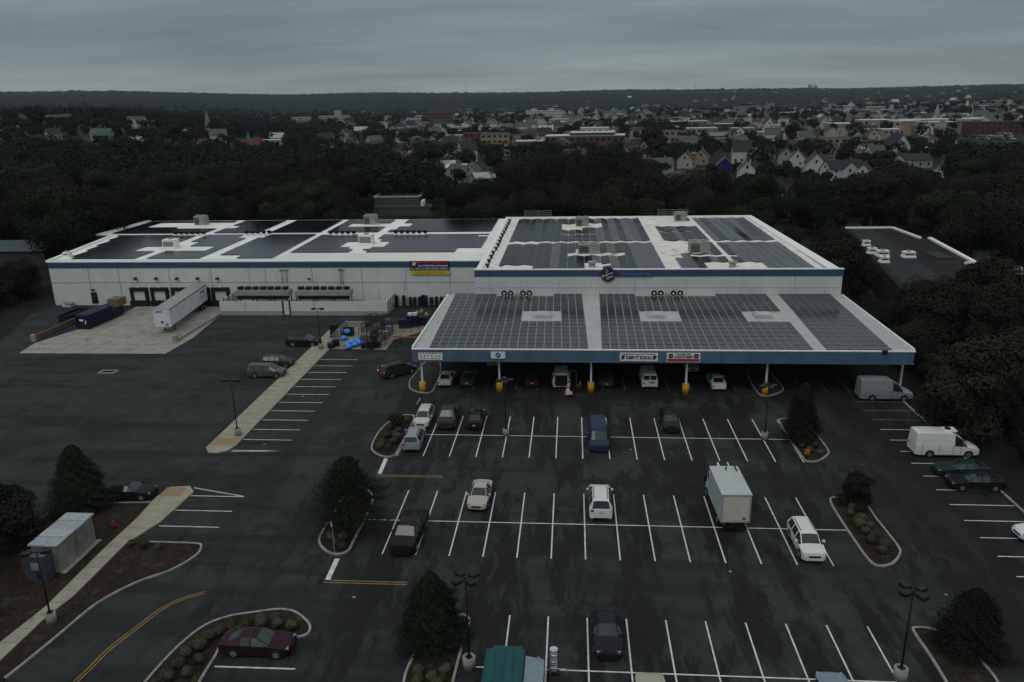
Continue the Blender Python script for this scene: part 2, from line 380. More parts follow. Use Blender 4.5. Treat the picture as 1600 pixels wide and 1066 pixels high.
# ------------------------------------------------------------------ painted markings
b=MB(); PT=2.74; x0=-4.306
def lineseg(b,x0,y0,x1,y1,w=.11,z=.005,mi=0):
    d=Vector((x1-x0,y1-y0,0)).normalized(); n=Vector((-d.y,d.x,0))*w/2
    b.poly([(x0-n.x,y0-n.y,z),(x1-n.x,y1-n.y,z),(x1+n.x,y1+n.y,z),(x0+n.x,y0+n.y,z)][::1],mi)
for i in range(-5,11):
    if i!=99: lineseg(b,x0+i*PT,72.6,x0+i*PT,83.4)
for i in range(-4,10): lineseg(b,x0+i*PT,54.4,x0+i*PT,65.2)
for i in range(0,10): lineseg(b,x0+i*PT,36.3,x0+i*PT,47.1)
lineseg(b,-16.3,78.0,25,78.0,z=.0085); lineseg(b,-18.0,59.75,24.0,59.75,z=.0085); lineseg(b,-6.3,41.7,24.3,41.7,z=.0085)
for i in range(12): lineseg(b,-35.85,103.1-i*2.742+.35,-30.4,103.1-i*2.742+.35)
lineseg(b,-35.9,73.0,-30.4,73.3); 
for y in (63.35,60.65,57.9): lineseg(b,-35.9,y,-30.5,y)
lineseg(b,-36.1,64.9,-30.5,63.4)
for i in range(18): lineseg(b,33.5,89.2-i*2.74,39.0,89.2-i*2.74,mi=0 if i>2 else 1)
lineseg(b,-23.2,40.85,-17.8,40.9,.13)
lineseg(b,-19.0,71.9,-18.85,68.5,.4); lineseg(b,-18.75,53.6,-18.65,50.6,.4)
for i in range(-6,16):
    if i in(2,): continue
    lineseg(b,x0+i*PT,92.2,x0+i*PT,97,.1,mi=1)
b.poly([(p.x,p.y,.0052) for p in [at(655,622),at(650,632),at(652,632),at(658,622)]],1)
tag(b.build('parking_lines',[M['line'],M['faint']]),kind='structure')
b=MB()
for dx in (0,.28): lineseg(b,-19.05,68.25-dx,-12.5,68.25-dx,.1)
for dx in (0,.28): lineseg(b,-18.9,50.65-dx,-12.4,50.65-dx,.11)
arc=A((320,926),(285,936),(252,952),(215,980),(170,1015),(140,1045),(118,1066),(100,1090)); arc=smooth_path(arc,False,5)
for off in (-.13,.13):
    for p,q in zip(arc,arc[1:]):
        d=(q-p).normalized(); n=Vector((-d.y,d.x,0))*off; lineseg(b,p.x+n.x,p.y+n.y,q.x+n.x,q.y+n.y,.11)
tag(b.build('yellow_lines',M['yellow_line']),kind='structure')
b=MB()
def crack(pts,w=.09):
    pp=smooth_path(A(*pts),False,5)
    for i in range(len(pp)): pp[i]=pp[i]+Vector((random.uniform(-.08,.08),random.uniform(-.08,.08),0))
    for p,q in zip(pp,pp[1:]): lineseg(b,p.x,p.y,q.x,q.y,w*random.uniform(.6,1.3),.0045)
crack([(655,880),(668,850),(660,905),(690,930)],.12); crack([(765,850),(775,880),(760,912)],.35); crack([(700,640),(790,632),(870,640)],.1); crack([(610,790),(690,700),(735,655)],.1)
crack([(1010,800),(1002,850),(1012,905)],.08); crack([(330,707),(300,735),(275,755)],.08)
crack([(97,690),(120,668),(140,650)],.16)
crack([(45,565),(62,556),(78,552)],.5); crack([(190,578),(215,572),(250,556)],.25); crack([(205,562),(215,566)],.12)
for l in ([(345,525),(300,560),(255,590)],[(470,505),(400,530),(340,560)],[(440,500),(375,528)]): crack(l,.22)
tag(b.build('tar_seams',M['crack']),kind='structure')
# drain grate frame in the west lot
t=empty('drain_grate',at(169,581),0,'square storm drain with a pale frame alone in the empty west lot','drain')
b=MB(); b.box(-1.2,1.2,.45,.7,.003,.03); b.box(-1.2,1.2,-.7,-.45,.003,.03); b.box(-1.2,-.95,-.45,.45,.003,.03); b.box(.95,1.2,-.45,.45,.003,.03); b.build('frame',M['concrete'],t)
b=MB(); 
for i in range(9): b.box(-.94,.94,-.42+i*.1,-.37+i*.1,.003,.02)
b.build('grate',M['pole'],t)
# ================================================================== BUILDINGS
# ---- cold-store wing with the loading docks
W=empty('warehouse',(-55,133.8,0),0,'long white panelled warehouse wing with a blue band, dock doors and solar roof','warehouse')
def wl(b,name,m,parent=W):
    for i,v in enumerate(b.v): b.v[i]=(v[0]-parent.location.x,v[1]-parent.location.y,v[2]-parent.location.z)
    return b.build(name,m,parent)
b=MB(); wallpts=[(-95.6,133.8),(-15.3,133.8),(-15.3,183.5),(-103.0,183.8),(-103.7,162.9),(-99.9,162.9)]
b.prism(wallpts,0,6.98); wl(b,'wall',M['wall'])
b=MB(); b.prism([(x+(-.06 if x<-50 else .06),y+(-.06 if y<150 else 0)) for x,y in wallpts],6.98,8.0); wl(b,'blue_band',M['band'])
b=MB(); b.prism([(x+(-.12 if x<-50 else .0),y+(-.12 if y<150 else .1)) for x,y in wallpts],8.0,8.12); wl(b,'roof',M['membrane'])
b=MB()
for x in (-88.2,-79.5-3,-73.0,-65.4+.3,-55,-46.4,-37.4,-29.4,-21.6): b.box(x,x+.12,133.77,133.81,0,6.98)
b.box(-95.6,-15.3,133.76,133.81,4.25,4.37); wl(b,'wall_joint',M['joint'])
b=MB(); 
b.box(-95.7,-15.4,133.6,133.95,8.12,8.2); 
wl(b,'roof_edge',M['edge'])
b=MB()
for p,q in (((-95.6,133.8),(-99.9,162.9)),((-99.9,162.9),(-103.7,162.9)),((-103.7,162.9),(-103,183.8))):
    d=Vector((q[0]-p[0],q[1]-p[1],0)).normalized(); n=Vector((-d.y,d.x,0))*.35
    b.prism([(p[0]-n.x,p[1]-n.y),(q[0]-n.x,q[1]-n.y),(q[0]+n.x,q[1]+n.y),(p[0]+n.x,p[1]+n.y)],8.12,8.42)
wl(b,'roof_edge',M['edge'])
# standing seams along the white front strip
b=MB()
for i in range(150): b.box(-94.9+i*.53,-94.86+i*.53,133.95,136.2 if i<75 else (141.6 if i>78 else 137),8.12,8.17)
wl(b,'roof_seam',mat('seam',(.55,.56,.53),.7))
# docks
for i,x in enumerate((-80.6,-76.7,-72.8,-68.9,-65.2)):
    b=MB(); b.box(x,x+.55,133.35,133.79,.35,3.35); b.box(x+2.75,x+3.3,133.35,133.79,.35,3.35); b.box(x,x+3.3,133.3,133.785,2.75,3.4); b.box(x-.05,x+3.35,133.0,133.78,-.02,1.0)
    f=wl(b,'dock_shelter',M['black'])
    b=MB(); b.box(x+.56,x+2.74,133.6,133.78,1.0,2.74)
    for k in range(4): b.box(x+.58,x+2.72,133.57,133.6,1.05+k*.43,1.40+k*.43)
    o=b.build('dock_door',M['wall'],W); 
    o.data.transform(Matrix.Translation((55,-133.8,0)))
    b=MB(); T=Matrix.Translation((x+1.35,133.5,5.05)); b.box(-.25,.25,-.3,.28,-.12,.12,0,T); b.box(-.05,.05,0,.29,.1,.3,0,T); wl(b,'wall_light',M['pole'])
    b=MB(); b.box(x+1.5,x+1.8,133.4,133.7,3.42,3.7); wl(b,'wall_light',M['lens'])
b=MB(); b.box(-38.6-8.6,-46.7,133.4,133.78,4.9,5.1); wl(b,'wall_light',M['pole'])
b=MB(); b.box(-88.35,-87.2,133.7,133.78,.35,2.45); dr=wl(b,'door',M['dark'])
b=MB(); b.box(-87.95-(-55),-87.7-(-55),-.13,-.1,1.5,2.0); b.build('window',M['red'],dr)
b=MB(); b.box(-88.1,-87.5,133.5,133.78,2.85,3.1); wl(b,'wall_light',M['pole'])
for x,z in ((-51.9,4.3),(-51.0,4.3),(-41.2,4.0),(-40.8,3.9)):
    b=MB(); b.tube((x,133.68,z),(x,133.68,6.6),.06); b.box(x-.35,x+.35,133.55,133.76,6.55,6.75); wl(b,'conduit',M['greysteel'])
# ---- solar arrays on the wing: cells on a grid, with the rooftop gaps left out
def panels(name,xs0,xs1,y0,y1,px,py,gx,gy,zfun,m,parent,skip,tilt=0,n=0):
    b=MB(); nx=int((xs1-xs0)/px); ny=int((y1-y0)/py)
    for i in range(nx):
        for j in range(ny):
            x=xs0+i*px; y=y0+j*py
            if skip(x+px/2,y+py/2): continue
            p=[(x,y),(x+px-gx,y),(x+px-gx,y+py-gy),(x,y+py-gy)]
            q=[Vector((a,c,zfun(a,c))) for a,c in p]
            b.poly(q)
            b.poly([q[0]-Vector((0,0,.06)),q[1]-Vector((0,0,.06)),q[1],q[0]])
            b.poly([q[3],q[0],q[0]-Vector((0,0,.06)),q[3]-Vector((0,0,.06))]); b.poly([q[1],q[2],q[2]-Vector((0,0,.06)),q[1]-Vector((0,0,.06))])
    for k,v in enumerate(b.v): b.v[k]=(v[0]-parent.location.x,v[1]-parent.location.y,v[2])
    return b.build(name,m,parent)
def rects(*rs): return lambda x,y: any(a<x<c and d<y<e for a,c,d,e in rs)
def wz(x,y): return 8.3
lanes=[(-79.9,-78.2),(-67.1,-65.6),(-54.1,-52.9),(-41.0,-39.6)]
xs=[-97.2,-78.2,-65.6,-52.9,-39.6,-17.3]
hs=rects((-84.5,-70.5,144,148.5),(-82,-76,148,154.5),(-98.5,-79,172.5,180.5),(-90,-76,170.5,175.5),(-44.5,-36.5,147,153),(-42.5,-38.5,144.5,156.5),(-51,-36,171.5,177.5),(-42,-38,168,183),(-86,-78,161,162.7),(-70,-64,157.8,162.7),(-51,-46,160.2,162.7),(-37,-31,160.2,162.7),(-65.6,-61.0,136,139.2),(-41,-38,141,144),(-22,-17,141,146),(-19.5,-17,158.2,160))
for i in range(5):
    a=xs[i]; c=(lanes[i][0] if i<4 else -17.2)
    y0=136.4 if i<3 else 141.7
    def sk(x,y,a=a,i=i):
        if i==0 and x<-92.9-(y-136.4)*.195+.2*0: return True
        return hs(x,y)
    panels('solar_array',(-99.5 if i==0 else a),c,y0,162.4,1.12,1.04,.035,.05,wz,M['panel'] if i<3 else mat('pale_solar_glass',(.055,.063,.075),.25,var=.15,scale=.3),W,sk)
    def sk2(x,y,i=i):
        if i==0 and x<-101.3: return True
        return hs(x,y)
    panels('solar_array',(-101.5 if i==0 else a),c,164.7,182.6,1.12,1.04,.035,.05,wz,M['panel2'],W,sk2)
# ---- store building
S=empty('store_building',(12.6,117.1,0),0,'white store building with a blue parapet and wavy, rust-stained solar roof','building')
b=MB(); b.prism([(-14.95,117.1),(40.15,117.1),(38.6,172.5),(-14.2,172.5)],0,9.0); wl(b,'wall',M['wall'],S)
b=MB(); b.box(-15.0,40.2,117.04,117.45,9.0,10.02); wl(b,'blue_band',M['band'],S)
b=MB(); b.box(-15.05,40.25,116.98,117.5,10.02,10.16); b.prism([(-14.9,117.5),(-13.9,117.5),(-14.1,172.5),(-14.7,172.5)],9.0,9.95); b.box(-14.7,38.6,172.1,172.6,9.0,10.1)
b.prism([(38.3,117.5),(40.0,117.5),(38.8,172.1),(37.5,172.1)],9.0,9.97); wl(b,'roof_edge',M['edge'],S)
b=MB()
for x in np.arange(-14,40,.55): b.box(x,x+.04,117.07,117.1,6.4,9.0)
b.box(-14.9,40.1,117.05,117.1,7.25,7.32); wl(b,'wall_joint',mat('rib',(.46,.49,.475),.7),S)
AMP=.075; PER=2.72
def mz(x,y): return 9.78+AMP*math.sin(2*math.pi*x/PER)
# wavy membrane roof
b=MB(); X=np.arange(-14,38.31,.34)
for i in range(len(X)-1):
    a,c=X[i],X[i+1]; b.poly([(a,117.5,mz(a,0)),(c,117.5,mz(c,0)),(c,172.1,mz(c,0)),(a,172.1,mz(a,0))],sm=True)
wl(b,'roof',M['stained'],S)
def mz2(x,y): 
    return 9.93+AMP*1.25*math.sin(2*math.pi*x/PER)+.02*math.sin(y*.7)
hm=rects((-12,-5.6,118,122),(-14,-11.2,118,124),(1.4,5.0,118,123.5),(5.0,6.6,120.5,122.5),(-1.3,8.6,128.3,131.4),(1,5.4,131.4,134.5),(-13,40,141.3,143.0),(-12,-6,139.6,143),(14.9,16.6,117,173),(-1.9,1.6,155.5,163.5),(1.6,5.6,158,164.5),(-1.9,4.2,149.8,151.2),(15,23.5,166.5,172),(17,24.6,159.5,167.5),(16.8,24,152.4,153.8),(15,22.5,131,141),(20,27,127.6,129.6),(15,17.6,118,131),(20.4,29.5,118,123.4),(24.9,25.6,118,172))
def hm2(x,y):
    if x<-11.4+(y-120)*-.01: return True
    if (17.3<x<19.9 and 118<y<126.5): return False
    if 20.5<x<26 and 124.2<y<126.8: return False
    return hm(x,y)
rs=random.Random(5); slate=mat('sky_sheen_solar_glass',(.085,.092,.102),.3,var=.2,scale=.2)  # paler glass colour for random column runs, standing in for bright sky reflection
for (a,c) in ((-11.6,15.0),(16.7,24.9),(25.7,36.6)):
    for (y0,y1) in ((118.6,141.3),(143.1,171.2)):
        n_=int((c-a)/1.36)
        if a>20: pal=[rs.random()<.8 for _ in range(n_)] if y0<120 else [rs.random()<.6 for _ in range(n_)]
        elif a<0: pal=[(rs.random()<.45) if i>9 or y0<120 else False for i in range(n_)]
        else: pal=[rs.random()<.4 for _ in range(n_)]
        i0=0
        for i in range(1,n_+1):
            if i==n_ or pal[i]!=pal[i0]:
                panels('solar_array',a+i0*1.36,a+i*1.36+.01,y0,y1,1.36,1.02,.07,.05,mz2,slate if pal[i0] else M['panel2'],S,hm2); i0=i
for x,y in [(-13.3+random.uniform(-.1,.1),120+i*3.6) for i in range(14)]:
    b=MB(); b.tube((x,y,9.7),(x,y,10.25),.22,n=8); b.tube((x,y,10.25),(x,y,10.4),.38,n=8); wl(b,'roof_vent',M['pole'],S)
for x0_,x1_ in ((-10.5,-4.6),(18.5,25)):
    b=MB()
    for z in (10.5,10.95,11.4): b.box(x0_,x1_,172.3,172.36,z,z+.07)
    for x in np.linspace(x0_,x1_-.07,3): b.box(x,x+.07,172.3,172.37,9.6,11.4)
    wl(b,'guard_rail',M['tan'],S)
# ---- canopy over the parking bays
C=empty('parking_canopy',(10.3,90.3,0),0,'wide parking canopy with blue corrugated fascia and a solar panel roof on white posts','canopy')
def cz(x,y): return 5.88+(y-90.3)*.012
b=MB(); b.poly([(-19.5,90.2,cz(0,90.2)),(40.0,90.2,cz(0,90.2)),(40.3,117.04,cz(0,117.04)),(-19.2,117.04,cz(0,117.04))]); b.poly([(-19.5,90.2,5.5),(-19.2,117.04,5.5),(40.3,117.04,5.5),(40.0,90.2,5.5)])
b.poly([(-19.2,117.04,5.5),(-19.2,117.04,cz(0,117)),(40.3,117.04,cz(0,117)),(40.3,117.04,5.5)]); wl(b,'roof',M['metalroof'],C)
b=MB(); 
for x in np.arange(-19.4,40,.545): b.box(x,x+.04,90.4,117,5.86,5.91)
for i,v in enumerate(b.v):
    b.v[i]=(v[0],v[1],v[2]+(v[1]-90.3)*.012)
wl(b,'roof_seam',M['metalroof'],C)
b=MB(); n=int((40.1+19.55)/.16)
for i in range(n):   # corrugated front
    x=-19.55+i*.16; o1=.0 if i%2 else .09
    b.box(x,x+.16,90.14-o1,90.2,4.42,5.9)
for sx_ in (-19.6,40.0):
    b.box(sx_,sx_+.08,90.2,117,4.42,5.86)
wl(b,'fascia',M['fascia'],C)
b=MB(); b.box(-19.62,40.14,90.06,90.3,5.9,6.02); b.box(-19.62,40.14,90.07,90.22,4.36,4.43,1); b.prism([(-19.62,90.3),(-19.45,90.3),(-19.15,117),(-19.35,117)],5.86,6.25); b.prism([(39.95,90.3),(40.14,90.3),(40.42,117),(40.25,117)],5.86,6.25); wl(b,'roof_edge',[M['edge'],M['fascia']],C)
hc=rects((-6.7,-1.3,102.5,107.9),(9.0,14.2,102.5,107.9),(23.0,28.9,102.5,107.9),(-11,-2.8,115.2,118),(9,21,115.2,118))
for a,c,sh in ((-17.5,2.8,-.02),(3.65,28.7,.02),(30.2,38.4,.03)):
    b=MB(); px,py=1.09,1.68
    for i in range(int((c-a)/px+.3)):
        for j in range(16):
            x=a+i*px; y=90.75+j*py
            if hc(x+.5,y+.8): continue
            if a>30 and x>37.5+(y-90)*.06-.6: continue
            q=[Vector((u+(v-90)*sh*(1 if abs(sh)>.02 else 1),v,cz(u,v)+.085)) for u,v in ((x,y),(x+.985,y),(x+.985,y+1.50),(x,y+1.50))]
            b.poly(q); D=Vector((0,0,.03)); b.poly([q[0]-D,q[1]-D,q[1],q[0]]); b.poly([q[1]-D,q[2]-D,q[2],q[1]]); b.poly([q[3]-D,q[0]-D,q[0],q[3]])
    for k,v in enumerate(b.v): b.v[k]=(v[0]-C.location.x,v[1]-C.location.y,v[2])
    b.build('solar_array',M['panel'],C)
for x in (-4.0,11.6,26.0):
    b=MB(); b.box(x-1.15,x+1.15,104.0,106.4,6.0,6.35); b.box(x-.9,x+.9,104.2,106.2,6.35,6.5); wl(b,'roof_hatch',M['metalroof'],C)
posts=[(-18.7,91.1),(-9.0,91.5),(2.4,91.5),(14.0,91.3),(23.6,91.3),(39.9,92.5)]
for i,(x,y) in enumerate(posts):
    b=MB(); b.box(x-.11,x+.11,y-.11,y+.11,.1,5.5); wl(b,'post',M['post'],C)
    if i<5:
        b=MB(); b.tube((x,y,.0),(x,y,1.3),.42,n=14); wl(b,'post_guard',M['bollard'],C)
for i,(x,y) in enumerate([(-17.5,104),(-8,104),(2.2,104),(13,104),(23,104),(33,104)]):
    b=MB(); b.box(x-.11,x+.11,y-.11,y+.11,.0,5.5); wl(b,'post',M['post'],C)
    if i<5:
        b=MB(); b.tube((x,y,.0),(x,y,1.4),.4,n=12); wl(b,'post_guard',M['bollard'],C)
# beams and joists below the deck
b=MB()
for y in (91.3,104,116): b.box(-19.3,39.9,y-.15,y+.15,4.95,5.49)
for x in np.arange(-18,40,2.9): b.box(x,x+.12,90.4,116.9,5.15,5.485)
wl(b,'beam',mat('canopy_steel',(.2,.2,.2),.7),C)
for i in range(9): b=MB(); b.box(-14+i*5.6,-11.4+i*5.6,117.0,117.09,.05,2.9); wl(b,'door',M['dark'],S)
# ---- rooftop equipment (each a thing)
def rooftop_unit(loc,sz,label,m='tan',fan=2,group=None):
    t=empty('rooftop_unit',loc,0,label,'air conditioner',group); x,y,z=sz
    b=MB(); b.box(-x/2,x/2,-y/2,y/2,.25,z); b.box(-x/2-.06,x/2+.06,-y/2-.06,y/2+.06,z,z+.08); b.build('housing',M[m],t)
    b=MB(); b.box(-x/2-.15,x/2+.15,-y/2-.15,y/2+.15,0,.25); b.build('curb',M['membrane'],t)
    b=MB()
    for k in range(6): b.box(-x/2+.15,-.05 if fan>1 else x/2-.15,-y/2-.03,-y/2-.005,.5+k*(z-.7)/6,.5+(k+.55)*(z-.7)/6)
    b.build('grille',M['dark'],t)
    for k in range(fan):
        b=MB(); cx_=(-x/4 if k else x/4) if fan>1 else 0; b.tube((cx_,0,z+.08),(cx_,0,z+.3),min(.5,x/5),n=12); b.build('fan',M['greysteel'],t)
    return t
rooftop_unit((-86.2,176.2,8.12),(2.5,2.3,2.2),'pale boxy rooftop unit at the rear left of the warehouse wing roof','tan')
rooftop_unit((-45.8,175.4,8.12),(2.7,2.4,2.2),'pale boxy rooftop unit near the rear middle of the warehouse wing roof','tan')
rooftop_unit((-79.0,147.5,8.12),(2.4,2.2,1.7),'small white rooftop unit in the front left gap of the wing panels','membrane',1)
rooftop_unit((-40.5,150.6,8.12),(2.6,2.4,1.9),'small white rooftop unit in the front right gap of the wing panels','membrane',1)
rooftop_unit((2.8,131.4,9.7),(3.6,2.6,1.8),'long greenish rooftop unit in the middle of the store roof, front left','tan')
rooftop_unit((2.0,160.5,9.7),(2.6,2.2,1.9),'greenish rooftop unit at the rear of the store roof beside rust stains','tan')
rooftop_unit((21.2,131.8,9.7),(3.2,2.6,2.0),'pale green rooftop unit at the front right of the store roof','tan')
rooftop_unit((22.6,166.5,9.7),(2.4,2.2,1.9),'pale green rooftop unit at the rear right of the store roof','tan')
rooftop_unit((-94.8,138.6,8.12),(1.1,1.1,.9),'tiny white rooftop box at the front left corner of the wing','membrane',1)
for (x,y,l) in ((3.1,120.4,'round galvanised vent cap behind the blue parapet near the round sign'),(24.6,120.2,'round galvanised vent cap on the stained front right of the store roof')):
    t=empty('roof_vent_cap',(x,y,9.7),0,l,'vent'); b=MB(); b.tube((0,0,0),(0,0,.7),.5,n=14); b.build('duct',M['steel'],t); b=MB(); b.tube((0,0,.7),(0,0,.95),.72,n=14); b.build('cap',M['tan'],t)
t0=empty('exhaust_fan',(-84.2,162.2,8.12),0,'black exhaust fan in a row of five at the left of the wing roof lane','fan','exhaust fans along the roof lane')
b=MB(); b.box(-.3,.3,-.3,.3,0,.45); b.build('curb',M['membrane'],t0); b=MB(); b.tube((0,0,.45),(0,0,.8),.42,n=10); b.tube((0,0,.8),(0,0,1.05),.6,.3,n=10); b.build('hood',M['pole'],t0)
remember(t0)
rowlab=['black exhaust fan in the leftmost row on the wing roof lane','black exhaust fan in the second row from the left on the wing roof lane','black exhaust fan in the third row from the left on the wing roof lane','black exhaust fan in the rightmost row on the wing roof lane']
first=True
for r_,(xa,n) in enumerate(((-85.4,6),(-69.6,5),(-51,5),(-37,6))):
    for i in range(n):
        if first: t0.location=(xa,162.0,8.12); t0['label']=rowlab[0]; first=False; continue
        copy_tree(t0,(xa+i*1.25,162.0 if r_<2 else 161.3,8.12),0,rowlab[r_])
# floodlights on the canopy rear edge
t0=empty('floodlight',(-10.2,116.4,6.25),0,'twin-lens white floodlight at the left group behind the canopy panels','floodlight','floodlights on the canopy roof')
b=MB(); b.tube((0,.05,0),(0,.05,.25),.05); b.build('stand',M['pole'],t0)
b=MB(); b.tube((0,.3,.38),(0,-.12,.34),.34,.44,n=14); h=b.build('lamp_head',M['pole'],t0); b=MB(); b.tube((0,-.125,.34),(0,-.15,.34),.17,n=12); b.build('lens',M['lens'],h)
remember(t0)
for gi,xg in enumerate((-10.4,12.4)):
    for i,dx in enumerate((0,1.0,2.9,3.9)):
        l=('round black floodlight with white lens in the left group of four','round black floodlight with white lens in the right group of four')[gi]
        if gi==0 and i==0: t0.location=(xg,116.4,6.22); t0['label']=l; continue
        copy_tree(t0,(xg+dx,116.4,6.22),0,l)
    b=MB(); b.box(xg-.6,xg+4.5,116.5,116.7,6.18,6.24); b.box(xg+1.7,xg+2.3,116.3,116.7,6.24,6.5); tag(b.build('mounting_rail',M['greysteel']),('grey rail under the left floodlight group','grey rail under the right floodlight group')[gi],'rail')
# ================================================================== SIGNS
wt=mat('sign_white',(.68,.7,.68),.5); bk=mat('sign_black',(.02,.02,.02),.5); sred=mat('sign_red',(.5,.02,.02),.5); syel=mat('sign_yellow',(.6,.48,.03),.5); snav=mat('sign_navy',(.015,.02,.075),.5); sblu=mat('sign_blue',(.03,.06,.16),.5); maroon_m=mat('sign_maroon',(.3,.03,.04),.5)
t=empty('hiring_banner',(-25.0,133.5,6.9),0,'navy and yellow hiring banner hung across the blue band of the warehouse wing','banner')
b=MB(); b.box(-3.5,3.5,-.04,.04,-.42,1.25,0); b.box(-3.4,3.55,-.04,.04,-1.1,-.425,1); b.build('cloth',[snav,syel],t)
text('NOW HIRING','lettering',.62,sred,t,(.6,-.06,.97),width=5.3,bold=.03)
text('ALL POSITIONS AVAILABLE','lettering',.4,wt,t,(.6,-.06,.42),width=5.3,bold=.02)
text('FILL OUT AN APPLICATION TODAY!','lettering',.4,wt,t,(0,-.06,-.1),width=6.6,bold=.02)
text('APPLY IN PERSON OR ONLINE','lettering',.28,bk,t,(0,-.06,-.72),width=5.2)
b=MB(); b.tube((-2.75,-.06,.75),(-2.75,-.045,.75),.36,n=16); b.build('emblem',syel,t); b=MB(); b.box(-2.95,-2.2,-.075,-.062,.7,.84,0,Matrix.Translation((-2.6,0,.77))@Matrix.Rotation(-.7,4,'Y')@Matrix.Translation((2.6,0,-.77))); b.build('emblem',wt,t)
t=empty('round_store_sign',(5.42,116.85,9.35),0,'round navy store sign with yellow and white slanted lettering on the parapet','sign')
b=MB(); b.tube((0,.25,0),(0,0,0),1.12,n=40); b.build('disc',snav,t)
b=MB(); 
for i in range(48):
    a=2*math.pi*i/48; c=2*math.pi*(i+1)/48
    b.poly([(.99*math.cos(a),-.012,.99*math.sin(a)),(1.02*math.cos(a),-.012,1.02*math.sin(a)),(1.02*math.cos(c),-.012,1.02*math.sin(c)),(.99*math.cos(c),-.012,.99*math.sin(c))][::-1])
b.build('ring',M['fascia'],t)
rr=(math.pi/2,-.38,0)
text('R','lettering',.62,syel,t,(-.68,-.03,-.28),rr,bold=.03); text('estaurant','lettering',.42,wt,t,(.12,-.03,.1),rr,width=1.35,bold=.015)
text('D','lettering',.62,syel,t,(.02,-.03,-.52),rr,bold=.03); text('epot','lettering',.42,wt,t,(.5,-.03,-.3),rr,width=.62,bold=.015)
b=MB(); 
for i in range(20):
    a=2*math.pi*i/20; c=2*math.pi*(i+1)/20
    b.poly([(-.2+.14*math.cos(a),-.02,.55+.2*math.sin(a)),(-.2+.2*math.cos(a),-.02,.55+.26*math.sin(a)),(-.2+.2*math.cos(c),-.02,.55+.26*math.sin(c)),(-.2+.14*math.cos(c),-.02,.55+.2*math.sin(c))][::-1])
b.build('emblem',syel,t)
t=empty('slogan_sign',(9.6,116.9,9.45),0,'long dark blue sign with faint pale slogan lettering beside the round sign','sign')
b=MB(); b.box(-2.9,2.7,-.02,.1,-.42,.42); b.build('board',sblu,t); text('Where Restaurants Shop','lettering',.55,mat('faded_lettering',(.2,.24,.32),.5),t,(0,-.04,0),width=4.9)
def fsign(x,z,w,h,label,name):
    t=empty(name,(x,90.0,z),0,label,'sign'); b=MB(); b.box(-w/2,w/2,-.05,.02,-h/2,h/2); b.build('board',wt,t); return t
t=fsign(-17.3,5.12,3.0,1.05,'white sign with small rows of black marks at the left end of the blue fascia','fascia_sign')
b=MB(); rnd=random.Random(3)
for r_,row in enumerate((7,6,6)):
    for i in range(row):
        x=-1.3+i*2.6/(row-.3); w_=rnd.uniform(.1,.26); 
        if r_==1 and i in(1,3): b.tube((x+.1,-.052,.02),(x+.1,-.07,.02),.09,n=10)
        else: b.box(x,x+w_,-.07,-.052,.28-r_*.33,.38-r_*.33)
b.build('marks',bk,t)
b=MB(); b.box(-1.5,1.5,-.09,-.052,.50,.56); b.build('header',bk,t)
t=fsign(-8.95,5.28,1.75,.86,'plain white sign with a round blue emblem above the second post','fascia_sign')
b=MB(); b.tube((0,-.052,0),(0,-.07,0),.33,n=20); b.build('emblem',sblu,t); b=MB(); b.box(-.25,.25,-.085,-.072,-.03,.03,0,Matrix.Rotation(-.5,4,'Y')); b.box(-.15,.2,-.085,-.072,.1,.14); b.build('emblem_bar',wt,t)
t=fsign(8.05,5.15,4.55,1.05,'white sign reading keep it kool in bold black capitals on the fascia','fascia_sign')
text('KEEP IT KOOL!','lettering',.52,bk,t,(.0,-.07,-.1),width=3.0,bold=.04); text('Refrigerated Transport For Your Food','lettering',.24,bk,t,(0,-.07,.36),width=3.9)
for sx_ in (-1,1):
    b=MB(); b.ball((1.88*sx_,-.07,0),.2,8,sq=(1,.1,1.1)); b.box(1.88*sx_-.28,1.88*sx_+.1,-.085,-.06,-.28,-.16); b.box(1.88*sx_,1.88*sx_+.26,-.085,-.06,.08,.2); b.build('emblem',bk,t)
t=fsign(13.35,5.12,3.95,1.15,'white sign with angus beef lettering over a dark red strip on the fascia','fascia_sign')
text('SUPERIOR','lettering',.3,bk,t,(0,-.07,.38),width=1.7,bold=.02); text('ANGUS BEEF','lettering',.36,bk,t,(0,-.07,.05),width=2.2,bold=.03)
b=MB(); b.box(-1.9,1.9,-.075,-.052,-.5,-.17); b.build('strip',maroon_m,t)
for sx_ in (-1,1): b=MB(); b.tube((1.5*sx_,-.052,.18),(1.5*sx_,-.08,.18),.3,n=16); b.build('emblem',bk,t); b=MB(); b.box(1.5*sx_-.16,1.5*sx_+.16,-.095,-.082,.14,.2); b.build('emblem_bar',wt,t)
b=MB(); b.box(-.3,.3,-.12,.1,-.18,.18); b.box(-.12,.12,-.3,-.1,-.1,.12); b.tube((0,.05,-.1),(-.3,-.2,-.3),.05); o=b.build('camera_cluster',M['pole'],None,(36.6,90.0,5.95)); tag(o,'small dark camera cluster clipped over the right end of the fascia','camera')
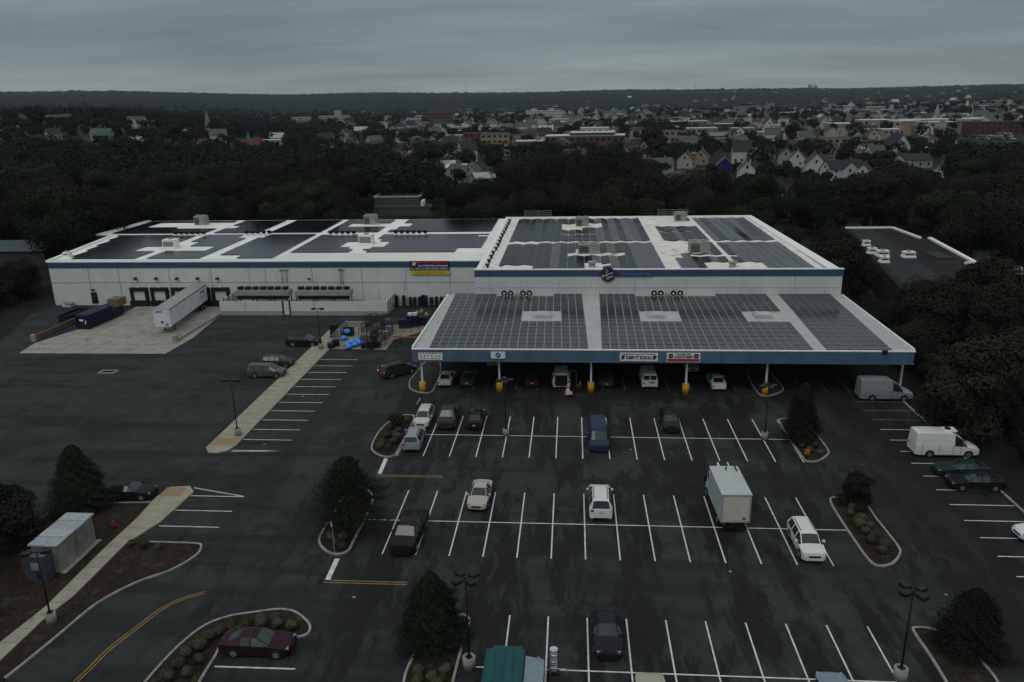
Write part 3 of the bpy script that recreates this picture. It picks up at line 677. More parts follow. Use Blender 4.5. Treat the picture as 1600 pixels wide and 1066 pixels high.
# ================================================================== LOADING YARD
# enclosure wall with gates round the condensers
t=empty('equipment_enclosure',(-46,127.2,0),0,'white panel fence on a grey base enclosing the condensers before the warehouse wing','fence')
b=MB(); b.box(-15,-3.9,-.06,.06,.75,2.48); b.box(-2.4,14.5,-.06,.06,.75,2.48); b.build('panel',M['wall'],t)
b=MB(); b.box(-15.05,-3.9,-.16,.14,0,.72); b.box(-2.4,14.55,-.16,.14,0,.72); b.build('base_wall',M['wall_low'],t)
b=MB(); b.box(-3.88,-3.62,-.1,.1,0,2.5); b.box(-2.66,-2.42,-.1,.1,0,2.5); b.build('gate_post',M['black'],t)
b=MB(); b.box(-3.6,-2.68,-.05,.05,.1,2.45); b.build('gate',M['wall'],t)
b=MB(); b.box(14.42,14.54,.1,6.4,.75,2.48); 
b.box(-15.02,-14.9,.1,6.4,.75,2.48); b.build('panel',M['wall'],t)
b=MB(); 
for k in range(4): b.box(14.56,14.62,.8+k*1.6,.9+k*1.6,.3,2.6)
for k in range(3): b.box(-14.8,-14.7,1.2+k*2,1.3+k*2,0,2.7)
b.build('post',M['pole'],t)
b=MB(); b.box(-14.9,14.4,.1,6.5,.001,.05); tag(b.build('equipment_pad',mat('pad',(.17,.165,.16),.9),None,(-46,127.2,0)),kind='structure')
def condenser(x,label):
    t=empty('condenser_unit',(x,130,0),0,label,'condenser')
    b=MB(); b.box(0,9.8,-1,1,3.0,3.85); b.box(.2,9.6,-1.03,-1.0,3.1,3.75,1); b.build('housing',[M['greysteel'],M['tan']],t)
    for k in range(7):
        b=MB(); b.tube((.85+k*1.35,0,3.85),(.85+k*1.35,.0,4.05),.42,.46,n=12); b.tube((.85+k*1.35,0,4.05),(.85+k*1.35,0,4.38),.58,n=14,mi=1); b.build('fan',[M['greysteel'],M['dark']],t)
    for lx in (.2,3.2,6.4,9.5):
        b=MB(); b.box(lx-.07,lx+.07,-.95,-.81,.05,3.0); b.box(lx-.07,lx+.07,.81,.95,.05,3.0); b.build('leg',M['pole'],t)
    b=MB(); b.box(.4,9.3,-.9,.7,2.3,2.95); b.build('coil',M['dark'],t)
    b=MB(); 
    for k in range(5): b.tube((-.3,-.6+k*.25,2.2),(1.6+k*.2,-.6+k*.25,2.7+.08*k),.06,n=6)
    b.build('pipe',M['steel'],t)
    return t
condenser(-59.0,'left condenser with a row of seven black fans behind the white fence'); condenser(-48.1,'right condenser with a row of seven black fans behind the white fence')
t=empty('compressor_rack',(-46,130.4,0),0,'low brown compressor rack under the condensers behind the fence','machinery')
b=MB(); b.box(-10,9,-.3,1.2,.2,1.5); b.build('housing',mat('rack_brown',(.10,.085,.08),.7,var=.3),t)
b=MB(); [b.tube((-9+k*2,-.32,.6),(-7.6+k*2,-.32,.6),.3,n=10) for k in range(9)]; b.build('tank',M['greysteel'],t)
# low kerb wall + guard rail right of the apron
p0,p1=Vector((-61.2,111.5,0)),Vector((-61.35,127.2,0))
t=empty('dock_guard_rail',(-61.2,111.5,0),0,'low concrete kerb with a pipe guard rail along the right side of the loading apron','railing')
b=MB(); b.box(-.18,.18,0,15.6,0,.35); b.build('kerb_wall',M['kerb'],t)
b=MB(); 
for z in (.75,1.15): b.tube((0,.1,z),(0,11.5,z),.035,n=6)
for k in range(9): b.tube((0,.1+k*1.42,.35),(0,.1+k*1.42,1.15),.035,n=6)
b.build('rail',M['steel'],t)
b=MB(); b.box(-.32,.32,-.5,.3,0,1.1); b.build('end_post',M['walk'],t)
t=empty('retaining_wall',at(55,533),0,'dark retaining wall stepping up beside the left edge of the loading apron','wall')
q=at(55,533); e=at(150,490)
L_=(e-q).length; an=math.atan2(e.y-q.y,e.x-q.x); t.rotation_euler=(0,0,an)
b=MB(); b.box(0,L_+8,-.15,.15,0,.9); b.build('panel',M['wood'],t); b=MB(); b.box(-.5,0,-.3,.3,0,1.15); b.build('end_post',M['walk'],t)
# blue refuse compactor
t=empty('refuse_compactor',(-80.2,121.2,0),R(86),'dark blue refuse compactor box with a white mark backed against the loading dock','compactor')
b=MB(); b.box(-3.2,3.2,-1.2,1.2,.25,2.45); 
for k in range(8): b.box(-3.1+k*.85,-2.98+k*.85,-1.26,1.26,.3,2.4)
b.build('container',M['navy'],t)
b=MB(); b.prism([(3.25,-1.1),(6.4,-1.0),(6.4,1.0),(3.25,1.1)],.2,1.7); b.build('ram',M['navy'],t)
b=MB(); b.box(5.2,7.6,-1.0,1.0,1.7,3.0); b.build('chute',mat('chute_tan',(.16,.12,.07),.7),t)
b=MB(); b.box(-3.24,-3.21,-.25,-.05,1.1,1.7,0,Matrix.Rotation(.4,4,'X')); b.box(-3.245,-3.215,-.35,.35,1.45,1.75); b.build('mark',wt,t)
b=MB(); [b.tube((-2.8,s_,.22),(-2.8,s_*1.1,.22),.2,n=10) for s_ in (-1.0,1.0)]; b.build('wheel',M['black'],t)
t=empty('open_skip',(-86,124.5,0),R(86),'low dark open skip beside the compactor at the warehouse wall','skip')
b=MB(); b.box(-2.6,2.6,-1,-.92,.1,1.3); b.box(-2.6,2.6,.92,1,.1,1.3); b.box(-2.6,-2.52,-.92,.92,.1,1.3); b.box(2.52,2.6,-.92,.92,.1,1.3); b.box(-2.52,2.52,-.92,.92,.1,.2); b.build('container',M['navy'],t)
b=MB(); b.box(-2.4,2.4,-.85,.85,.2,.9); b.build('load',M['dark'],t)
t=empty('scrap_bin',at(107,479),0,'pale scrap pile in a small bin at the left foot of the warehouse wall','bin')
b=MB(); b.box(-.8,.8,-.5,.5,0,.7); b.build('bin',M['wall'],t); b=MB(); b.box(-.5,1.0,-.8,.3,.7,.95,0,Matrix.Rotation(.2,4,'Y')); b.build('load',M['greysteel'],t)
# semi-trailer backed to the dock
def trailer(near,far):
    d=(near-far); L_=d.length; an=math.atan2(d.y,d.x)
    t=empty('semi_trailer',far,an,'white box semi-trailer backed onto the loading dock with its landing gear down','trailer')
    b=MB(); b.box(0,L_,-1.3,1.3,1.25,4.1); 
    for k in range(int(L_/1.2)): b.box(.6+k*1.2,.63+k*1.2,-1.312,-1.3,1.4,3.95); b.box(.6+k*1.2,.63+k*1.2,1.3,1.312,1.4,3.95)
    b.build('box',mat('trailer_white',(.62,.65,.66),.5,var=.08,scale=.7,dirt=((.42,.43,.42),.64,1.2)),t)
    b=MB(); b.box(-.02,L_+.02,-1.33,1.33,4.1,4.16); b.build('roof',M['greysteel'],t)
    b=MB(); b.box(-.03,L_+.03,-1.34,-1.3,4.0,4.1); b.box(-.03,L_+.03,1.3,1.34,4.0,4.1); b.box(0,L_+.03,1.3,1.33,1.2,1.3); b.box(0,L_+.03,-1.33,-1.3,1.2,1.3); b.build('trim',M['pole'],t)
    for k,x in enumerate((1.9,3.1)):
        for s_ in (-1,1):
            b=MB(); b.tube((x,s_*.85,.5),(x,s_*1.28,.5),.5,n=16); w_=b.build('wheel',M['black'],t); b=MB(); b.tube((x,s_*1.281,.5),(x,s_*1.3,.5),.27,n=12); b.build('rim',M['rim'],w_)
    for s_ in (-.8,.8):
        b=MB(); b.box(L_-2.6,L_-2.45,s_-.07,s_+.07,.08,1.25); b.box(L_-2.75,L_-2.3,s_-.15,s_+.15,.0,.08); b.build('landing_leg',M['pole'],t)
    b=MB(); b.box(.3,4.6,-.7,.7,.85,1.24); b.build('axle_frame',M['pole'],t)
    b=MB(); b.box(L_+.03,L_+.1,-.2,.1,1.9,2.2); b.box(L_+.03,L_+.08,.5,.8,1.5,1.7); b.build('coupling_box',M['black'],t)
    b=MB(); b.box(L_+.022,L_+.03,-.9,.1,3.6,3.9); b.build('marking',mat('faded_blue',(.18,.25,.38),.6),t)
    text('XTRA','marking',.75,mat('trailer_red',(.42,.06,.06),.6),t,(2.3,1.325,3.25),(math.pi/2,0,math.pi),width=2.2,bold=.03)
    b=MB(); b.box(1.2,3.4,1.312,1.325,2.45,2.55); b.build('marking',bk,t)
    return t
pn=at(251,484,4.1); print('trailer near top',pn)
trailer(Vector((pn.x,pn.y,0)),Vector((-67.2,132.9,0)))
# rolling racks along the wall of the wing
gr='black rolling bins along the warehouse wall'
xs_=[(-32.1,1.6,0),(-31.2,1.9,0),(-29.9,1.9,0),(-28.7,1.6,0),(-27.9,1.6,0),(-27.0,1.7,1),(-26.4,2.0,1),(-25.9,1.9,1),(-24.9,1.6,0),(-24.0,1.7,0),(-23.1,1.7,0),(-22.3,1.8,0)]
for i,(x,h,c_) in enumerate(xs_):
    t=empty('rolling_bin',(x,133.2,0),0,'tall navy rolling bin in the cluster of three against the warehouse wall' if c_ else ('tall black rolling bin right beside the enclosure fence, against the wing wall' if i==0 else 'narrow black rolling bin standing against the warehouse wing wall'),'bin',gr)
    b=MB(); b.box(-.24,.24,-.3,.3,.12,h); b.build('body',M['navy'] if c_ else M['black'],t)
    b=MB(); b.box(-.27,.27,-.34,.34,h,h+.08); b.build('lid',M['pole'],t)
    b=MB(); [b.tube((a_,-.35,.08),(a_+.05,-.35,.08),.08,n=8) for a_ in (-.25,.2)]; b.build('wheel',M['pole'],t)
# storage corner: slab, fence, cages, wrapped bales, pallets
b=MB(); b.prism([(-35.7,108.3),(-27.3,108.0),(-27.3,113),(-22.5,118.5),(-22.5,121.5),(-34,121),(-36.5,118.4),(-35.9,116)],.001,.08); tag(b.build('storage_slab',mat('storage_slab',(.24,.215,.16),.9,var=.2,scale=.8),None),kind='structure')
t=empty('chain_link_fence',(-35.8,108.3,0),0,'chain link fence along the head of the sidewalk beside the storage corner','fence')
b=MB(); 
for k in range(7): b.tube((0,k*1.6,0),(0,k*1.6,1.9),.04,n=6)
b.build('post',M['steel'],t)
b=MB(); b.tube((0,0,1.88),(0,9.6,1.88),.025,n=5); b.tube((0,0,.15),(0,9.6,.15),.02,n=5)
for k in range(-4,32):
    y0_=k*.3; 
    for (ya,za,yb,zb) in ((y0_,.15,y0_+1.75,1.88),(y0_+1.75,.15,y0_,1.88)):
        if ya>=0 and yb<=9.6 and yb>=0 and ya<=9.6: b.tube((0,ya,za),(0,yb,zb),.012,n=3,cap=False)
b.build('mesh',M['steel'],t)
bl=[(345/8,488/8),(398/8,462/8),(440/8,492/8),(490/8,415/8),(510/8,470/8),(300/8,410/8),(362/8,520/8),(470/8,448/8)]
labs=['front left blue wrapped bale in the heap on the storage slab','blue wrapped bale in the middle of the heap, behind the front two','front centre blue wrapped bale in the heap','rearmost right blue wrapped bale of the heap','right blue wrapped bale of the heap beside the dark cages','flat blue wrapped bale lying apart beside the black stack','lowest blue sheet spilling toward the slab edge','small blue bale wedged between two bigger bales']
for (x,y),l in zip(bl,labs):
    q=at(500+x,480+y,.1); t=empty('wrapped_bale',(q.x,q.y,.08),random.random(),l,'bale','blue wrapped bales')
    b=MB(); b.ball((0,0,.32),.62,12,sq=(1,.8,.55)); 
    for k,v in enumerate(b.v): b.v[k]=(v[0]+random.uniform(-.06,.06),v[1]+random.uniform(-.06,.06),max(0,v[2]+random.uniform(-.05,.05)))
    b.build('wrap',M['blue'],t); b=MB(); b.box(-.1,.15,-.3,.3,.6,.66); b.build('knot',mat('pale_strap',(.3,.42,.6),.5),t)
t=empty('bale_cart',at(543,525),0,'black cart carrying one bright blue bale at the back of the slab','cart')
b=MB(); b.box(-1,1,-.6,.6,.1,.3); b.box(-1,-.9,-.6,.6,.3,1.1); b.box(.9,1,-.6,.6,.3,1.1); b.box(-.9,.9,.5,.6,.3,1.3); b.build('frame',M['pole'],t); b=MB(); b.ball((0,-.1,.75),.6,12,sq=(1,.7,.7)); b.build('load',M['blue'],t)
for i,(px,py,hh,l) in enumerate(((523,528,2.2,'tall black stack of trays at the left of the blue bales'),(525,541,1.2,'low black stack of trays before the tall stack'),(518,544,.8,'lowest black stack of trays at the slab corner'))):
    t=empty('tray_stack',at(px,py),.2*i,l,'stack','black tray stacks')
    for k in range(int(hh/.2)): b=MB(); b.box(-.55+.03*(k%2),.5+.03*(k%2),-.5,.5,.03+k*.2,.19+k*.2); b.build('tray',M['black'],t)
t=empty('low_wall',at(561,512),0,'short pale concrete block wall at the back of the storage slab','wall'); b=MB(); b.box(-1.8,1.8,-.2,.2,0,.9); b.build('blocks',M['walk'],t); b=MB(); b.box(-1.85,1.85,-.25,.25,.9,.98); b.build('coping',M['kerb'],t)
cg=[]
def cage(loc,rz,label,h=1.8):
    t=empty('wire_cage_rack',loc,rz,label,'cage','wire cage racks'); 
    b=MB()
    for x in (-.5,.5):
        for y in (-.4,.4): b.box(x-.03,x+.03,y-.03,y+.03,.1,h)
    for z in (.15,h-.04): 
        for y in (-.4,.4): b.box(-.5,.5,y-.02,y+.02,z,z+.05)
        for x in (-.5,.5): b.box(x-.02,x+.02,-.4,.4,z,z+.05)
    b.build('frame',M['cage'],t)
    b=MB()
    for k in range(7):
        b.box(-.45+k*.15,-.435+k*.15,-.41,-.4,.2,h); b.box(-.45+k*.15,-.435+k*.15,.4,.41,.2,h)
    for k in range(5): b.box(-.5,.5,-.41,-.4,.4+k*.3,.415+k*.3)
    b.build('mesh',M['cage'],t)
    if random.random()<.6: b=MB(); b.box(-.44,.44,-.36,.36,.2,h*random.uniform(.35,.8)); b.build('load',random.choice([M['black'],M['navy'],M['greysteel'],M['pole']]),t)
    return t
k=0
for px,py in ((572,520),(580,516),(590,515),(598,513),(606,512),(576,530),(586,527),(595,524),(604,520),(575,541),(585,539),(595,535),(603,530),(608,524),(580,546),(590,544),(576,512),(584,509),(594,508),(603,506),(568,535),(570,545),(599,540),(607,518)):
    q=at(px,py); cage((q.x,q.y,.08),random.uniform(-.3,.3),'dark wire cage rack in the crowded cluster beside the blue bales',random.choice((1.6,1.9,2.1))); k+=1
for px,py,l in ((612,540,'dark wire cage tipped beside the cage cluster, on the asphalt'),(620,534,'lone dark wire cage on the asphalt between cluster and canopy')):
    q=at(px,py); c_=cage((q.x,q.y,.35),.6,l,1.3); c_.rotation_euler=(1.2,0,.6)
for px,py,h_,l in ((634,512,1.5,'left navy covered pallet pile behind the red kerb'),(645,510,1.9,'middle navy pallet pile topped with pale boxes'),(657,508,1.5,'right navy pallet pile next to the canopy roof edge')):
    q=at(px,py); t=empty('pallet_pile',q,.1,l,'pallet pile','navy pallet piles'); b=MB(); b.box(-1,1,-.8,.8,.15,h_); b.build('cover',M['navy'],t); b=MB(); b.box(-1.1,1.1,-.9,.9,0,.14); b.build('pallet',M['wood'],t)
    if h_>1.6: b=MB(); b.box(-.7,.0,-.4,.4,h_,h_+.35); b.box(.1,.8,-.4,.3,h_,h_+.4); b.build('box',M['wall'],t)
t=empty('yard_fence',at(615,520),R(0),'dark low wire fence in front of the navy pallet piles','fence'); b=MB(); 
for k in range(6): b.box(k*1.4-.03,k*1.4+.03,-.03,.03,0,1.3)
b.build('post',M['cage'],t); b=MB(); [b.box(0,7.0,-.015,.015,z,z+.03) for z in (.2,.5,.8,1.1,1.28)]; b.build('rail',M['cage'],t)
b=MB(); q=at(612,528); b.box(0,8.5,-.2,.2,.001,.16); tag(b.build('red_kerb',mat('red_kerb',(.25,.08,.07),.8,var=.3),None,q),kind='structure')
for px,py,l in ((652,493,'left pale crumpled sack on the dark yard behind the piles'),(659,491,'right pale crumpled sack on the dark yard behind the piles'),(667,496,'pale sack leaning next to the canopy roof corner')):
    q=at(px,py); t=empty('crumpled_sack',q,.5,l,'sack','pale sacks'); b=MB(); b.ball((0,0,.4),.5,8,sq=(.8,.6,.9)); 
    for k_,v in enumerate(b.v): b.v[k_]=tuple(c+random.uniform(-.09,.09) for c in v)
    b.build('cloth',M['walk'],t); b=MB(); b.tube((0,0,.8),(.1,0,1.0),.1,.04,n=6); b.build('tie',M['walk'],t)
# ---- grey utility shed by the south-west walk
t=empty('utility_shed',(-41.1,52.8,0),0,'grey concrete utility shed with a ribbed metal roof beside the sidewalk','shed')
b=MB(); b.box(-.95,1.1,-2.3,2.4,.1,2.5); b.build('wall',mat('shed_concrete',(.22,.22,.19),.9,var=.25,scale=1.2,dirt=((.08,.08,.07),.58,1.5)),t)
b=MB()
for k in range(4): b.box(-1.1,1.3,-2.45+k*1.25,-1.23+k*1.25,2.5+.03*(k%2),2.6+.03*(k%2))
for k in range(20): b.box(-1.1,1.3,-2.4+k*.25,-2.37+k*.25,2.63,2.66)
b.build('roof',mat('shed_roof',(.40,.45,.47),.45,metal=.2,var=.15),t)
b=MB(); b.box(1.15,1.55,-2.4,2.5,.0,.16); b.build('footing',M['walk'],t)
t=empty('transformer_cabinet',(-41.2,49.75,0),0,'dark steel transformer cabinet with a pale panel at the near end of the shed','cabinet')
b=MB(); b.box(-.9,.9,-.45,.45,.1,2.2); b.box(-.95,.95,-.5,.5,2.2,2.27); b.build('housing',mat('cabinet',(.07,.085,.10),.4,metal=.3,var=.3),t)
b=MB(); b.box(-.2,.5,-.5,-.455,1.1,1.7); b.build('panel',M['steel'],t); b=MB(); [b.box(.1+k*.12,.16+k*.12,-.49,-.455,.3,.9) for k in range(4)]; b.build('vent',M['dark'],t)
# ---- fire hydrant, valve post
for px,py,l in ((179,826,'small red hydrant on the mulch between shed and sidewalk'),):
    t=empty('fire_hydrant',at(px,py,.1),0,l,'hydrant'); b=MB(); b.tube((0,0,0),(0,0,.65),.12,n=10); b.ball((0,0,.68),.13,10); b.build('barrel',mat('hydrant_red',(.2,.02,.02),.5),t); b=MB(); b.tube((-.22,0,.45),(.22,0,.45),.07,n=8); b.build('outlet',M['red'],t)
# stop sign
def stop_sign(loc):
    t=empty('stop_sign',loc,R(-62),'red octagonal stop sign on a thin post in the planted island by the pickup','stop sign')
    b=MB(); b.tube((0,0,0),(0,0,2.9),.035,n=6); b.build('post',M['steel'],t)
    b=MB(); b.tube((0,-.05,2.55),(0,-.03,2.55),.42,n=8); pl=b.build('plate',mat('stop_red',(.42,.03,.05),.5),t); pl.rotation_euler=(0,0,0)
    for v in pl.data.vertices:
        x,z=v.co.x,v.co.z-2.55; a=math.pi/8; v.co.x=x*math.cos(a)-z*math.sin(a); v.co.z=2.55+x*math.sin(a)+z*math.cos(a)
    text('STOP','lettering',.26,wt,t,(0,-.06,2.55),width=.62,bold=.02)
stop_sign(at(523,864,.1))
# orange marker on the north-east island
t=empty('marker_post',at(1260,717,.1),0,'short orange marker post at the tip of the north-east planted island','marker'); b=MB(); b.tube((0,0,0),(0,0,.6),.09,n=8); b.build('post',M['pole'],t); b=MB(); b.box(-.25,.25,-.06,.06,.5,1.0); b.build('plate',mat('orange_plate',(.35,.13,.02),.6),t)
# ---- lamp posts
def lamp_post(loc,h,heads,rz,label,big=False):
    t=empty('lamp_post',loc,rz,label,'lamp post'); r=.42 if big else .34
    b=MB(); b.tube((0,0,0),(0,0,.85),r,n=16); b.build('concrete_base',M['kerb'],t)
    b=MB(); b.tube((0,0,.85),(0,0,h),.075,.05,n=8); b.box(-.18,.18,-.18,.18,.85,.92); b.build('pole',M['pole'],t)
    for k in range(heads):
        a=2*math.pi*k/heads; T=Matrix.Rotation(a,4,'Z'); b=MB(); b.box(.05,.45,-.04,.04,h-.12,h-.04,0,T); b.box(.3,.9,-.24,.24,h-.14,h+.03,0,T); b.box(.38,.92,-.22,.22,h-.2,h-.172,1,T); b.build('lamp_head',[M['pole'],M['dark']],t)
lamp_post(at(372,680,.14)+Vector((0,0,-.0)),6.5,2,0,'dark twin-headed lamp post on the near part of the sidewalk between the lots')
lamp_post(at(502,545,.14),6.2,2,0,'dark twin-headed lamp post at the far end of the sidewalk by the storage slab')
lamp_post((-7.1,78.0,0),6.5,4,R(10),'lamp post with round concrete base in the first stall row, left of the navy van')
lamp_post((20.49,78.0,0),6.1,4,R(10),'lamp post with round concrete base at the right end of the first stall row')
lamp_post((-6.51,41.6,0),6.8,4,R(40),'near lamp post with broad concrete base beside the big conifer island',True)
lamp_post((20.54,42.0,0),6.5,4,R(25),'near lamp post with four square heads at the right of the last stall row',True)
lamp_post((-36.77,44.5,.1),5.8,2,R(20),'dark lamp post on the mulch strip at the lower left of the photo')
# ---- litter
for px,py,l in ((986,703,'crumpled pale paper on the lane below the black pickup'),(1140,894,'tiny white cup on the asphalt below the box truck'),(553,934,'white scrap lying on the lane under the double yellow line'),(655,923,'tiny pale scrap near the top of the conifer'),(1478,930,'small white scrap near the right lamp post'),(413,695,'white scrap at the foot of the long stall row'),(474,620,'white wrapper in the stalls beside the sidewalk')):
    q=at(px,py); b=MB(); 
    for k in range(4):
        T=Matrix.Rotation(random.random()*3,4,'Z')@Matrix.Rotation(random.uniform(-.6,.6),4,'X'); b.box(-.14,.14,-.1,.1,.0,.015,0,Matrix.Translation((random.uniform(-.1,.1),random.uniform(-.1,.1),.08))@T)
    lo=b.build('litter',M['walk'],None,q); lo.scale=(.6,.6,.6); tag(lo,l,'litter')
# ================================================================== VEHICLES
# stations: x/L, z top/H, z belt/H, half width at belt, half width at top edge (fractions of W/2), top kind, side kind of the span that follows
SPEC=dict(
 sedan=(4.75,1.82,1.45,[(.5,.44,.42,.70,.6,'p','p'),(.487,.52,.47,.85,.7,'p','p'),(.44,.58,.53,.95,.78,'p','p'),(.30,.645,.60,.99,.80,'p','p'),(.205,.68,.645,1,.80,'w','a'),(.045,.955,.665,1,.66,'p','g'),(-.02,.99,.67,1,.65,'p','b'),(-.045,.995,.67,1,.65,'p','g'),(-.17,.985,.68,1,.65,'p','b'),(-.215,.955,.69,1,.66,'r','b'),(-.365,.735,.69,.99,.74,'p','p'),(-.45,.71,.67,.95,.76,'p','p'),(-.49,.66,.6,.86,.7,'p','p'),(-.5,.44,.42,.78,.65,'p','p')]),
 hatch=(4.5,1.8,1.6,[(.5,.42,.4,.7,.6,'p','p'),(.485,.52,.46,.86,.7,'p','p'),(.42,.60,.54,.96,.78,'p','p'),(.27,.665,.61,1,.80,'w','a'),(.10,.94,.64,1,.68,'p','g'),(.0,.98,.645,1,.67,'p','b'),(-.025,.99,.645,1,.67,'p','g'),(-.19,.985,.65,1,.67,'p','b'),(-.215,.98,.65,1,.67,'p','g'),(-.36,.955,.66,1,.67,'p','b'),(-.40,.93,.66,.98,.66,'r','b'),(-.475,.66,.62,.93,.78,'p','p'),(-.495,.6,.55,.88,.75,'p','p'),(-.5,.38,.36,.8,.7,'p','p')]),
 suv=(4.75,1.9,1.75,[(.5,.44,.42,.72,.64,'p','p'),(.487,.56,.5,.87,.74,'p','p'),(.43,.62,.57,.96,.80,'p','p'),(.26,.665,.62,1,.82,'w','a'),(.12,.93,.64,1,.72,'p','g'),(.04,.965,.645,1,.72,'p','b'),(.015,.97,.645,1,.72,'p','g'),(-.17,.97,.65,1,.72,'p','b'),(-.195,.97,.65,1,.72,'p','g'),(-.40,.955,.66,1,.71,'p','b'),(-.43,.94,.66,.99,.70,'r','b'),(-.485,.66,.62,.95,.84,'p','p'),(-.497,.58,.54,.92,.82,'p','p'),(-.5,.36,.34,.84,.78,'p','p')]),
 minivan=(5.1,1.98,1.75,[(.5,.38,.36,.72,.62,'p','p'),(.485,.5,.44,.86,.72,'p','p'),(.42,.58,.52,.95,.76,'p','p'),(.32,.64,.57,1,.78,'w','a'),(.14,.93,.6,1,.72,'p','g'),(.06,.975,.61,1,.72,'p','b'),(.04,.98,.61,1,.72,'p','g'),(-.15,.985,.62,1,.72,'p','b'),(-.17,.985,.62,1,.72,'p','g'),(-.40,.97,.63,1,.72,'p','b'),(-.44,.96,.63,.99,.72,'r','b'),(-.485,.64,.6,.97,.86,'p','p'),(-.497,.56,.52,.94,.84,'p','p'),(-.5,.32,.30,.88,.8,'p','p')]),
 van=(5.7,2.02,2.1,[(.5,.34,.32,.80,.7,'p','p'),(.49,.46,.42,.90,.8,'p','p'),(.44,.50,.46,.97,.84,'p','p'),(.34,.55,.50,1,.86,'w','a'),(.235,.88,.54,1,.78,'p','g'),(.15,.97,.55,1,.78,'p','b'),(.11,.985,.55,1,.78,'p','V'),(-.12,1,.56,1,.78,'p','b'),(-.15,1,.56,1,.78,'p','V'),(-.42,.99,.57,1,.78,'p','b'),(-.485,.97,.57,.99,.78,'R','b'),(-.498,.55,.5,.97,.9,'p','p'),(-.5,.28,.26,.9,.84,'p','p')]),
 highvan=(6.1,2.05,2.65,[(.5,.28,.26,.80,.7,'p','p'),(.49,.38,.34,.92,.8,'p','p'),(.42,.45,.40,.98,.84,'p','p'),(.30,.50,.45,1,.86,'w','a'),(.215,.76,.48,1,.80,'p','g'),(.10,.93,.49,1,.80,'p','b'),(.06,.975,.49,1,.82,'p','p'),(-.2,1,.5,1,.84,'p','p'),(-.44,.99,.5,1,.84,'p','p'),(-.49,.97,.5,.99,.83,'p','p'),(-.499,.5,.45,.98,.9,'p','p'),(-.5,.24,.22,.92,.86,'p','p')]),
 pickup=(5.75,2.0,1.88,[(.5,.46,.44,.78,.7,'p','p'),(.488,.58,.54,.90,.8,'p','p'),(.44,.62,.585,.98,.86,'p','p'),(.27,.64,.61,1,.88,'w','a'),(.17,.94,.62,1,.72,'p','g'),(.09,.98,.625,1,.72,'p','b'),(.065,.985,.625,1,.72,'p','g'),(-.07,.98,.63,1,.72,'p','b'),(-.10,.95,.63,1,.72,'r','b'),(-.135,.64,.625,1,.93,'p','p'),(-.145,.63,.62,1,.94,'B','p'),(-.47,.63,.62,1,.94,'p','p'),(-.495,.62,.6,.98,.92,'p','p'),(-.5,.34,.32,.92,.86,'p','p')]),
)
headl=mat('headlamp_glass',(.26,.28,.28),.15,spec=.5)
